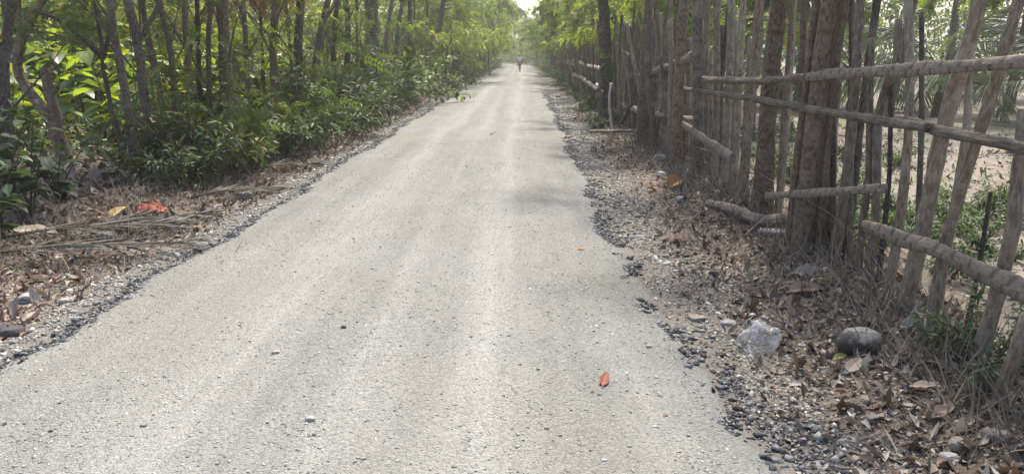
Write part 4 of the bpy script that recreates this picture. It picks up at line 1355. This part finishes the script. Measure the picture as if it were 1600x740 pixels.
rgf = np.random.default_rng(77)
GREYF = [(0.07, 0.068, 0.06), (0.095, 0.09, 0.08), (0.055, 0.053, 0.046), (0.115, 0.108, 0.096)]
for lab, u, v, L, rz_ in (('dry grey palm frond fanned out on the left verge, upper one', 88, 372, 1.5, 0.75),
                          ('dry grey palm frond fanned out at the left border, lower one', -40, 412, 1.7, 0.35),
                          ('dry grey palm frond lying partly under the bush at left', -10, 385, 1.6, 0.6),
                          ('tan dried frond lying along the verge below the shrubs', 300, 318, 1.3, 0.95),
                          ('dried frond scraps on the verge where the shrubs end', 395, 272, 1.2, 0.9)):
    g = G(u, v)
    o = empty('fallen_frond', g + Vector((0, 0, 0.02)), rz_)
    me, rp = frond_mesh('leaflets', L, 26, 0.55, GREYF, M_LITTER, rgf, flat=True, wd=0.022)
    lf = link('leaflets', me, o); lf['kind'] = 'stuff'
    link('midrib', frond_rachis('midrib', rp, 0.02, M_BARK_DARK), o)
    tag(o, lab, 'palm frond', 'fallen fronds on the left verge')

# ------------------------------------------------------------------ shrubs of the left verge
def shrub_meshes(seed, h, spread, nstem, nleaf, L, ratio, cols):
    rg = np.random.default_rng(seed)
    tb = TB(); Ps, Ds = [], []
    for i in range(nstem):
        a = rg.uniform(0, 6.283); d = np.array([math.cos(a) * spread, math.sin(a) * spread, rg.uniform(0.7, 1.3)])
        d /= np.linalg.norm(d)
        p = np.array([rg.normal(0, 0.12), rg.normal(0, 0.12), -0.05]); pts = [p]
        hl = h * rg.uniform(0.55, 1.15)
        for k in range(6):
            d = unit(d + rg.normal(0, 0.12, 3) + np.array([0, 0, -0.05 * k]))
            p = p + d * hl / 6; pts.append(p)
        tb.tube(pts, 0.009 * np.linspace(1, 0.3, 7), 5)
        pa = np.array(pts)
        m = nleaf // nstem
        tt = rg.uniform(0.2, 1.0, m) ** 0.75
        pp = np.stack([np.interp(tt * 6, range(7), pa[:, j]) for j in range(3)], 1)
        dd = unit(rand_dirs(m, rg) * np.array([1, 1, 0.6]) + 0.4 * d)
        Ps.append(pp + dd * rg.uniform(0, 0.1, (m, 1))); Ds.append(dd)
    P = np.concatenate(Ps); D = np.concatenate(Ds); n = len(P)
    P[:, 2] = np.maximum(P[:, 2], 0.02)
    N = unit(rand_dirs(n, rg) * 0.5 + np.array([0, 0, 1]))
    Ls = L * rg.uniform(0.6, 1.35, n)
    V, F = leaf8(P, D, N, Ls, Ls * ratio, rg.uniform(0.1, 0.55, n), 0.18)
    return tb.mesh('stems', M_STEM), mesh_np('foliage', V, F, M_SHRUB, np.repeat(palette(n, cols, rg, 0.2), 8, 0), False)


SHR = [shrub_meshes(700 + i, 0.75 + 0.08 * i, 0.85, 12, 1000, 0.10, 0.27, DARK) for i in range(4)]
SHR += [shrub_meshes(720 + i, 0.8, 0.9, 11, 950, 0.07, 0.5, DARK + GREEN[:2]) for i in range(2)]
def fern_meshes(seed, h, nstem, cols, ll):
    rg = np.random.default_rng(seed)
    tb = TB(); Ps, Ds = [], []
    for i in range(nstem):
        a = rg.uniform(0, 6.283); d = unit(np.array([math.cos(a) * 0.5, math.sin(a) * 0.5, rg.uniform(0.8, 1.3)]))
        p = np.array([rg.normal(0, 0.15), rg.normal(0, 0.15), -0.05]); pts = [p]
        hl = h * rg.uniform(0.5, 1.2)
        for k in range(6):
            d = unit(d + rg.normal(0, 0.14, 3)); p = p + d * hl / 6; pts.append(p)
        tb.tube(pts, 0.010 * np.linspace(1, 0.3, 7), 5)
        pa = np.array(pts); m = 11; tt = rg.uniform(0.25, 1.0, m)
        Ps.append(np.stack([np.interp(tt * 6, range(7), pa[:, j]) for j in range(3)], 1)); Ds.append(unit(rand_dirs(m, rg) + np.array([0, 0, 0.5])))
    V, F, C = compounds(np.concatenate(Ps), np.concatenate(Ds), rg, cols, (0.2, 0.4), 13, ll)
    return tb.mesh('stems', M_STEM), mesh_np('foliage', V, F, M_SHRUB, C, False)


SHR += [fern_meshes(760, 0.95, 10, DARK + GREEN[:1], 0.085), fern_meshes(761, 1.1, 9, GREEN, 0.07), shrub_meshes(762, 0.9, 0.7, 13, 150, 0.09, 0.35, [(0.2, 0.15, 0.1), (0.13, 0.1, 0.07), (0.09, 0.1, 0.05)])]
SHRP = [shrub_meshes(730 + i, 0.9, 0.9, 9, 620, 0.10, 0.5, [(0.1, 0.14, 0.06), (0.14, 0.18, 0.08), (0.08, 0.12, 0.05)]) for i in range(2)]


def shrub(label, x, y, mm, s, group, name='shrub'):
    o = empty(name, (x, y, float(gz(x, y))), random.uniform(0, 6.28))
    o.scale = (s * 1.0, s * 1.0, s * random.uniform(0.95, 1.25))
    link('stems', mm[0], o); link('foliage', mm[1], o)
    return tag(o, label, 'shrub', group)


spots = []
for u, v, s in ((252, 284, 1.1), (285, 292, 1.1), (320, 282, 1.3), (290, 262, 1.5), (352, 270, 1.35), (330, 255, 1.5), (385, 258, 1.2), (375, 243, 1.4), (415, 246, 1.25), (400, 228, 1.4), (440, 234, 1.2), (265, 270, 1.3)):
    p = G(u, v); spots.append((p.y, p.x, s))
yv = 14.5
while yv < 50:
    for r in range(2):
        spots.append((yv + random.uniform(-0.4, 0.4), -4.4 - 0.6 * r + random.uniform(-0.35, 0.3), random.choice([0.8, 1.1, 1.3, 1.5, 1.9, 2.2])))
    yv += random.uniform(1.0, 1.5) * (1 + 0.02 * (yv - 14))
spots.sort()
for k, (yv, x, s) in enumerate(spots):
    far = yv > 26
    lab = '%s leafy shrub of the left verge counting from the footpath' % ORD[k] if k < 26 else 'hazy leafy shrub in the far part of the left verge'
    mm = SHRP[k % 2] if (far and k % 3) else SHR[(k * 4) % 9]
    shrub(lab, x, yv, mm, s, 'shrubs along the left verge')
for k in range(16):
    yv = 50 + k * 3.2
    x = -3.9 + float(bend(yv)) + random.uniform(-0.3, 0.3)
    shrub('hazy leafy shrub in the far part of the left verge', x, yv, SHRP[k % 2], random.uniform(1.1, 1.7), 'shrubs along the left verge')
# right verge weeds under the far fence
for k, (u, v, s) in enumerate(((935, 198, 0.55), (960, 190, 0.6), (915, 175, 0.6), (930, 168, 0.7), (905, 158, 0.7), (895, 148, 0.8), (885, 140, 0.8), (880, 132, 0.9), (872, 124, 1.0), (865, 118, 1.1))):
    p = G(u, v)
    shrub('%s low weed clump from the pale stick along the right fence foot' % ORD[k], p.x, p.y, SHR[k % 6], s, 'weeds at the foot of the right fence', 'weed_clump')
for k in range(16):
    yv = 42 + k * 4.2
    x = 2.0 + float(bend(yv)) + random.uniform(-0.2, 0.3)
    shrub('hazy weed clump along the far right side of the road', x, yv, SHRP[k % 2], random.uniform(0.8, 1.3), 'far weed clumps of the right verge', 'weed_clump')
for k in range(9):
    x = -5.5 + k * 1.5; yv = 116 + random.uniform(-1.5, 4) + 0.4 * k
    if abs(x - float(bend(yv)) + 1.0) < 3.0: yv += 8
    shrub('pale leafy bush closing the end of the road under the trees', x, yv, SHRP[k % 2], random.uniform(1.8, 2.6), 'bushes at the end of the road')
# green weeds in the pasture behind the fence
for k, (u, v, s) in enumerate(sorted(((1345, 395, 0.5), (1390, 372, 0.6), (1440, 380, 0.55), (1480, 350, 0.6), (1530, 372, 0.6), (1560, 400, 0.5), (1300, 360, 0.6), (1345, 345, 0.6), (1420, 345, 0.6), (1530, 340, 0.6), (1580, 350, 0.6), (1320, 330, 0.6), (1490, 430, 0.45)))):
    p = G(u, v)
    shrub('%s green weed clump from the left just behind the near fence stakes' % ORD[k], max(p.x, 2.75), p.y, SHR[k % 6], s, 'weeds on the pasture behind the fence', 'weed_clump')
for k, (u, v, s) in enumerate(sorted(((1290, 300, 0.6), (1255, 290, 0.7), (1225, 270, 0.7), (1400, 260, 0.5), (1330, 250, 0.6), (1150, 230, 0.8), (1230, 220, 0.7), (1580, 240, 0.5)))):
    p = G(u, v)
    shrub('%s small weed tuft from the left out on the dry pasture' % ORD[k], max(p.x, 3.0), p.y, SHR[k % 6], s, 'weed tufts on the dry pasture', 'weed_clump')
# climbing vine on the last near stakes
p = G(1540, 600)
shrub('leafy vine weed climbing between the nearest stakes at right', 2.5, p.y + 0.15, SHR[0], 0.55, None, 'weed_clump')

# ground cover beyond the left row
n = 9000
x = rg.uniform(-16, -5.6, n); y = 9.5 + 22 * rg.random(n)
k = ~((x > -8) & (x < -5.2) & (y < 11.5) & (y > 9))
x, y = x[k], y[k]; n = len(x)
P = np.stack([x, y, gz(x, y) + rg.uniform(0.02, 0.4, n) * (0.5 + 0.5 * wob(x, y, 1.2, 4))], 1)
D = unit(rand_dirs(n, rg) + np.array([0, 0, 0.4])); N = unit(rand_dirs(n, rg) * 0.5 + np.array([0, 0, 1]))
L = rg.uniform(0.07, 0.2, n)
V, F = leaf8(P, D, N, L, L * 0.45, 0.3, 0.2)
tag(link('ground_cover', mesh_np('ground_cover', V, F, M_SHRUB, np.repeat(palette(n, GREEN + DARK, rg, 0.25), 8, 0))), 'low green ground cover behind the left tree row', 'ground cover', None, 'stuff')

# ------------------------------------------------------------------ broad-leaved plants
BIGV = []
for i in range(6):
    cc = [(0.17, 0.235, 0.045), (0.13, 0.2, 0.045), (0.2, 0.26, 0.06), (0.1, 0.17, 0.05), (0.23, 0.26, 0.045), (0.09, 0.14, 0.055)][i]
    BIGV.append(big_leaf_mesh('leaf', 0.46 + 0.03 * (i % 3), 0.34, M_BIG, cc, 40 + i, 0.25 + 0.12 * (i % 3), 0.2, 8, 0.05))
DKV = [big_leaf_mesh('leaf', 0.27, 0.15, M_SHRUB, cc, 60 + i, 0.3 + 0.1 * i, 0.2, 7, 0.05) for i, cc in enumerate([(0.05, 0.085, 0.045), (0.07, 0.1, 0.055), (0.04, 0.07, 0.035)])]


def broad_plant(label, x, y, h, nl, leaves, group, s=1.0, name='broad_leaf_plant', r=0.012, cat='plant', nst=1):
    g = float(gz(x, y))
    o = empty(name, (x, y, g))
    for q in range(nst):
        pts = [Vector((0, 0, -0.05))]
        lean = Vector((random.uniform(-0.12, 0.12), random.uniform(-0.12, 0.12), 0)) * (1 + 1.5 * (nst > 1))
        for k in range(5):
            pts.append(pts[-1] + lean * h / 5 * (1 + 0.4 * k) + Vector((random.uniform(-0.03, 0.03), random.uniform(-0.03, 0.03), h / 5)))
        link('stem', TB().tube(pts, [r * (1 - 0.12 * i) for i in range(6)], 6, 0.1, 0.05, 3).mesh('stem', M_STEM), o)
        for k in range(nl // nst):
            tt = 0.25 + 0.75 * (k + random.random() * 0.5) / (nl / nst)
            f = min(tt, 0.999) * 5; i0 = int(f)
            p = pts[i0].lerp(pts[i0 + 1], f - i0)
            a = k * 2.4 + random.uniform(-0.5, 0.5)
            sc = s * random.uniform(0.7, 1.15) * (1.1 - 0.35 * tt)
            link('leaf', leaves[random.randrange(len(leaves))], o, p, (random.uniform(-0.35, 0.35), random.uniform(-0.55, 0.25), a), (sc, sc, sc))
    return tag(o, label, cat, group)


GP = 'broad leaved plants behind the left tree row'
for lab, u, v, h, nl in (
        ('broad bright leaved plant behind the sawn off stem', 45, 222, 1.5, 11), ('broad leaved plant with yellow tinged leaves above the leaning trunk', 70, 212, 1.9, 12),
        ('tallest broad leaved plant left of the footpath', 108, 208, 2.1, 14), ('broad leaved plant with large flat leaves by the footpath', 140, 212, 1.7, 12),
        ('broad leaved plant just left of the slim leaning trunk', 172, 206, 1.8, 12), ('low broad leaved plant beside the footpath', 160, 228, 0.8, 8),
        ('broad leaved plant seen between the slim and the forked trunk', 206, 212, 1.7, 11), ('broad leaved plant right of the forked trunk', 258, 205, 1.6, 11),
        ('broad leaved plant at the far left border', 12, 226, 1.6, 11), ('far broad leaved plant behind the tallest one', 95, 180, 2.2, 11),
        ('far broad leaved plant above the footpath', 150, 178, 2.2, 11), ('far broad leaved plant behind the forked trunk', 225, 175, 2.1, 11),
        ('far broad leaved plant between the thin brown trunks', 282, 172, 2.0, 10), ('far broad leaved plant left of the thick red trunk', 318, 168, 2.0, 10),
        ('far bright plant right of the thick red trunk', 375, 160, 2.0, 10), ('far bright plant between the two thin stems', 400, 156, 2.0, 10),
        ('far bright plant beside the peeling trunk', 448, 148, 2.0, 10), ('far bright plant left of the stout dark trunk', 436, 140, 2.4, 10)):
    p = G(u, v)
    broad_plant(lab, p.x, p.y, h, nl, BIGV, GP, 1.2 if v > 185 else 1.35)
for k in range(12):
    x = random.uniform(-12.5, -7.2); yv = random.uniform(13.5, 19)
    broad_plant('sunlit broad leaved plant in the thick of the left background', x, yv, random.uniform(1.3, 2.3), 11, BIGV, GP, 1.3)
p = G(30, 372)
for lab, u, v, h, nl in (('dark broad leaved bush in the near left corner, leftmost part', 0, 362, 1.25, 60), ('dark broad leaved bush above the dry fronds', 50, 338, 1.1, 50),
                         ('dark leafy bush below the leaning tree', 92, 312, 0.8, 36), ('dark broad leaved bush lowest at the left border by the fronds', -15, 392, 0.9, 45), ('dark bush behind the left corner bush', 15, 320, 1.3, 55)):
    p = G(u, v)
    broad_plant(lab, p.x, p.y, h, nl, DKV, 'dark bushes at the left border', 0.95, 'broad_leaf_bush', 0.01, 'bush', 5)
# pale yellowish leaves hanging on the shrub edge
p = at_y(450, 160, G(452, 200).y)
o = empty('hanging_leaf_sprig', (p.x, p.y, p.z + 0.15))
YL = big_leaf_mesh('leaf', 0.24, 0.13, M_BIG, (0.42, 0.42, 0.2), 91, 0.3, 0.2, 7, 0.05)
link('twig', TB().tube([Vector((-0.2, 0.9, 0.1)), Vector((-0.05, 0.3, 0.12)), Vector((0, 0, 0)), Vector((0.02, -0.02, -0.2))], [0.012, 0.01, 0.008, 0.004], 5).mesh('twig', M_STEM), o)
for k, (dz, a, b_) in enumerate(((0, 0.3, 0.9), (-0.08, 1.2, 0.7), (-0.14, -1.4, 1.1), (-0.2, 0.1, 1.2), (-0.02, 2.6, 0.6))):
    link('leaf', YL, o, (0, 0, dz), (0, b_, a))
tag(o, 'sprig of pale yellow leaves hanging out of the left shrubs', 'leaves')

# ------------------------------------------------------------------ palms
FR = []
for i in range(3):
    me, rp = frond_mesh('leaflets', 2.6, 44, 0.62, [(0.07, 0.11, 0.04), (0.09, 0.13, 0.05), (0.11, 0.14, 0.06)], M_FROND, rgf, droop=0.42 + 0.14 * i)
    FR.append((me, frond_rachis('midrib', rp, 0.022, M_STEM)))


def palm(label, x, y, trunk_h, nf, s, group, r=0.13, lean=(0, 0), name='coconut_palm'):
    o = empty(name, (x, y, float(gz(x, y))))
    top = Vector((lean[0], lean[1], trunk_h))
    if trunk_h > 0.5:
        pts = [Vector((0, 0, -0.1)), top * 0.3, top * 0.65, top]
        link('trunk', TB().tube(pts, [r * 1.3, r, r * 0.9, r * 0.8], 10, 0.12, 0.05, 5, 1.0, 0.2).mesh('trunk', M_BARK), o)
    for k in range(nf):
        me, rm = FR[k % 3]
        a = k * 2.4 + random.uniform(-0.2, 0.2)
        tilt = -0.95 + 1.35 * (k / nf)
        f = link('frond', me, o, top, (0, tilt, a), (s, s, s))
        link('midrib', rm, f)
    return tag(o, label, 'palm', group)


GPM = 'palms beyond the fence'
for lab, X, Y, th, nf, s in (('young palm with arching fronds at the top right border', 12.0, 17.5, 0.9, 12, 1.0), ('young palm behind the two slanting stakes at right', 10.8, 20.5, 1.0, 12, 1.05),
                             ('young palm seen above the upper rail right of centre', 9.6, 23.0, 1.0, 12, 1.05), ('tall palm trunk far behind the fence rails', 9.4, 27.0, 7.0, 14, 1.2),
                             ('second tall palm trunk farther right behind the fence', 16.0, 30.0, 7.5, 14, 1.2), ('low young palm between the ribbed trunk and stakes', 7.9, 24.0, 0.8, 11, 1.0),
                             ('tall palm behind the dark fence trunk', 7.0, 33.0, 6.5, 14, 1.2), ('young palm far right behind the others', 17.0, 25.0, 1.0, 12, 1.2)):
    palm(lab, X, Y, th, nf, s, GPM)
GPL = 'palms behind the left row'
for lab, X, Y, th, nf, s, ln in (('tall palm hanging its fronds into the sky gap at the left', -4.9, 40.0, 5.6, 16, 1.15, (1.1, 0)), ('grey palm trunk behind the broad leaved plants at far left', -13.2, 20.0, 7, 14, 1.1, (0.3, 0)),
                                 ('second grey palm trunk right of the far left one', -12.2, 21.5, 7.5, 14, 1.1, (-0.3, 0)), ('palm trunk behind the thin brown trunks', -10.6, 24.0, 7, 14, 1.1, (0.2, 0)),
                                 ('young palm behind the thick red trunk', -10.5, 27.0, 1.0, 12, 1.1, (0, 0))):
    palm(lab, X, Y, th, nf, s, GPL, 0.14, ln)

# ------------------------------------------------------------------ far woods (read as one mass)
def wood(label, boxes, n, rg, cols, size=0.32):
    Vs, Fs, Cs = [], [], []
    b0 = 0
    for (x0, x1, y0, y1, z0, z1), wgt in boxes:
        m = int(n * wgt)
        nc = max(6, m // 90)
        cx = rg.uniform(x0, x1, nc); cy = rg.uniform(y0, y1, nc); cz = z0 + (z1 - z0) * rg.random(nc) ** 0.9
        ci = rg.integers(0, nc, m)
        P = np.stack([cx[ci], cy[ci], cz[ci]], 1) + rg.normal(0, 0.55, (m, 3)) * np.array([1, 1, 0.7])
        P[:, 2] = np.maximum(P[:, 2], gz(P[:, 0], P[:, 1]) + 0.05)
        cc = palette(nc, cols, rg, 0.25)[ci] * (1 + rg.normal(0, 0.12, (m, 1)))
        D = unit(rand_dirs(m, rg) + np.array([0, 0, -0.3])); N = unit(rand_dirs(m, rg) * 0.7 + np.array([0, 0, 1]))
        L = size * rg.uniform(0.5, 1.3, m)
        V, F = leaf4(P, D, N, L, L * 0.5)
        Vs.append(V); Fs.append(F + b0); b0 += len(V); Cs.append(np.repeat(np.clip(cc, 0.004, 1), 4, 0))
    me = mesh_np('far_wood', np.concatenate(Vs), np.concatenate(Fs), M_LEAF, np.concatenate(Cs))
    return tag(link('far_wood', me), label, 'wood', None, 'stuff')


wood('sunlit green thicket filling the background behind the left row', [((-19, -9.5, 20, 30, 0.1, 2.8), 0.3), ((-30, -13, 24, 46, 0.1, 4), 0.25), ((-22, -8.5, 30, 60, 0.1, 6), 0.25), ((-40, -22, 12, 44, 0.1, 7), 0.2)], 80000, rg, BRIGHT + BRIGHT + GREEN[:3], 0.3)  # extra bright greens put sunlight into the thicket's leaf colour
wood('dark green thicket beyond the left row farther along the road', [((-14, -6.3, 46, 110, 0.1, 8), 0.6), ((-45, -12, 60, 120, 0.1, 12), 0.4)], 30000, rg, GREEN, 0.36)
wood('grey green wood at the far side of the pasture', [((9, 30, 36, 60, 0.3, 7), 0.4), ((30, 60, 18, 60, 0.3, 9), 0.3), ((4.5, 10, 38, 100, 0.3, 8), 0.3)], 60000, rg, DARK + GREEN[:2], 0.34)
wood('pale wood behind the bend at the end of the road', [((-14, 16, 134, 160, 0.2, 6.5), 1.0)], 16000, rg, GREEN + BRIGHT, 0.6)

# ------------------------------------------------------------------ the person on the road
M_SKIN = mat_simple('brown_skin', (0.2, 0.11, 0.075), 0.6, 0.1, 20, 0.1)
M_SHIRT = mat_simple('pale_blue_shirt', (0.8, 0.84, 0.85), 0.85, 0.1, 10, 0.3)
M_SHORT = mat_simple('grey_shorts', (0.2, 0.21, 0.23), 0.85, 0.15, 10, 0.3)
M_CAP = mat_simple('white_cap', (0.75, 0.75, 0.72), 0.8, 0.1, 10, 0.2)
M_HAIR = mat_simple('black_hair', (0.012, 0.011, 0.011), 0.6, 0.2, 40, 0.3)


def skin_obj(name, joints, edges, root, mat, parent, sub=2):
    me = bpy.data.meshes.new(name)
    me.from_pydata([j[0] for j in joints], edges, [])
    o = link(name, me, parent)
    me.materials.append(mat)
    sk = o.modifiers.new('skin', 'SKIN'); sk.use_smooth_shade = True
    lay = me.skin_vertices[0].data if len(me.skin_vertices) else None
    if lay is None:
        return o
    for i, j in enumerate(joints):
        r = j[1]
        lay[i].radius = r if isinstance(r, tuple) else (r, r)
        lay[i].use_root = (i == root)
    ss = o.modifiers.new('sub', 'SUBSURF'); ss.levels = sub; ss.render_levels = sub
    return o


pg = G(812, 112)
person = empty('person', pg, 0.0)
tag(person, 'person in white cap and pale shirt seen from behind far down the road', 'person')
J = [((0, 0, 0.80), (0.13, 0.09)), ((0, 0, 0.95), (0.12, 0.085)), ((0, 0.01, 1.12), (0.15, 0.095)), ((0, 0, 1.22), (0.1, 0.07)), ((0, 0.01, 1.28), 0.05), ((0, 0.02, 1.36), (0.068, 0.08)), ((0, 0.02, 1.45), (0.066, 0.078)),
     ((0.16, 0, 1.2), 0.05), ((0.2, -0.03, 0.97), 0.04), ((0.2, 0.04, 0.76), 0.032), ((0.195, 0.06, 0.69), (0.036, 0.02)),
     ((-0.16, 0, 1.2), 0.05), ((-0.2, 0.02, 0.97), 0.04), ((-0.19, 0.1, 0.77), 0.032), ((-0.185, 0.12, 0.70), (0.036, 0.02)),
     ((0.07, 0, 0.72), 0.085), ((0.06, 0.05, 0.42), 0.055), ((0.05, -0.03, 0.09), 0.035), ((0.055, 0.0, 0.035), (0.035, 0.03)), ((0.06, 0.12, 0.025), (0.035, 0.02)),
     ((-0.07, 0, 0.72), 0.085), ((-0.05, 0.13, 0.43), 0.055), ((-0.04, 0.12, 0.10), 0.035), ((-0.045, 0.14, 0.035), (0.035, 0.03)), ((-0.05, 0.26, 0.025), (0.035, 0.02))]
E = [(0, 1), (1, 2), (2, 3), (3, 4), (4, 5), (5, 6), (3, 7), (7, 8), (8, 9), (9, 10), (3, 11), (11, 12), (12, 13), (13, 14), (0, 15), (15, 16), (16, 17), (17, 18), (18, 19), (0, 20), (20, 21), (21, 22), (22, 23), (23, 24)]
for hand, sx in ((10, 1), (14, -1)):
    hx, hy, hz_ = J[hand][0]
    for f in range(4):
        b = len(J)
        oy = -0.027 + 0.018 * f
        ln = (0.05, 0.065, 0.07, 0.06)[f]
        J += [((hx, hy + oy, hz_ - 0.035), 0.009), ((hx - sx * 0.004, hy + oy, hz_ - 0.035 - ln * 0.5), 0.008), ((hx - sx * 0.016, hy + oy, hz_ - 0.035 - ln), 0.007)]
        E += [(hand, b), (b, b + 1), (b + 1, b + 2)]
    b = len(J)
    J += [((hx - sx * 0.01, hy + 0.04, hz_ - 0.01), 0.01), ((hx - sx * 0.015, hy + 0.055, hz_ - 0.045), 0.008)]
    E += [(hand, b), (b, b + 1)]
skin_obj('body', J, E, 0, M_SKIN, person)
skin_obj('shirt', [((0, 0, 0.78), (0.15, 0.11)), ((0, 0, 0.95), (0.14, 0.105)), ((0, 0.01, 1.12), (0.168, 0.112)), ((0, 0, 1.215), (0.11, 0.085)), ((0, 0.005, 1.26), 0.062),
                   ((0.165, 0, 1.195), 0.064), ((0.195, -0.02, 1.03), 0.058), ((-0.165, 0, 1.195), 0.064), ((-0.195, 0.015, 1.03), 0.058)],
         [(0, 1), (1, 2), (2, 3), (3, 4), (3, 5), (5, 6), (3, 7), (7, 8)], 1, M_SHIRT, person)
skin_obj('shorts', [((0, 0, 0.80), (0.145, 0.105)), ((0.075, 0, 0.70), 0.098), ((0.066, 0.045, 0.46), 0.078), ((-0.075, 0, 0.70), 0.098), ((-0.056, 0.115, 0.47), 0.078)], [(0, 1), (1, 2), (0, 3), (3, 4)], 0, M_SHORT, person)
skin_obj('hair', [((0, -0.012, 1.35), (0.062, 0.05)), ((0, 0.0, 1.44), (0.074, 0.08))], [(0, 1)], 1, M_HAIR, person)
skin_obj('cap', [((0, 0.015, 1.455), (0.08, 0.088)), ((0, 0.015, 1.5), (0.055, 0.06))], [(0, 1)], 0, M_CAP, person)
# white bag held in the left hand
bgm = bag_mesh('carrier_bag', 0.09, 0.06, 0.16, M_CAP, 6)
tag(link('carrier_bag', bgm, None, pg + Vector((-0.19, 0.12, 0.52))), 'white bag hanging from the hand of the person on the road', 'bag')

# ------------------------------------------------------------------ haze
bm = bmesh.new()
bmesh.ops.create_cube(bm, size=1.0)
me = bpy.data.meshes.new('haze'); bm.to_mesh(me); bm.free()
hz = NT('haze_air')
pv = hz.n('ShaderNodeVolumePrincipled')
pv.inputs['Color'].default_value = (0.95, 0.95, 0.93, 1)
pv.inputs['Density'].default_value = 0.0016
pv.inputs['Anisotropy'].default_value = 0.6
hz.l(pv.outputs[0], hz.out.inputs['Volume'])
me.materials.append(hz.m)
ho = link('haze', me, None, (0, 130, 7.5), None, (640, 420, 19))
tag(ho, 'thin pale haze in the air along the road', 'haze', None, 'stuff')
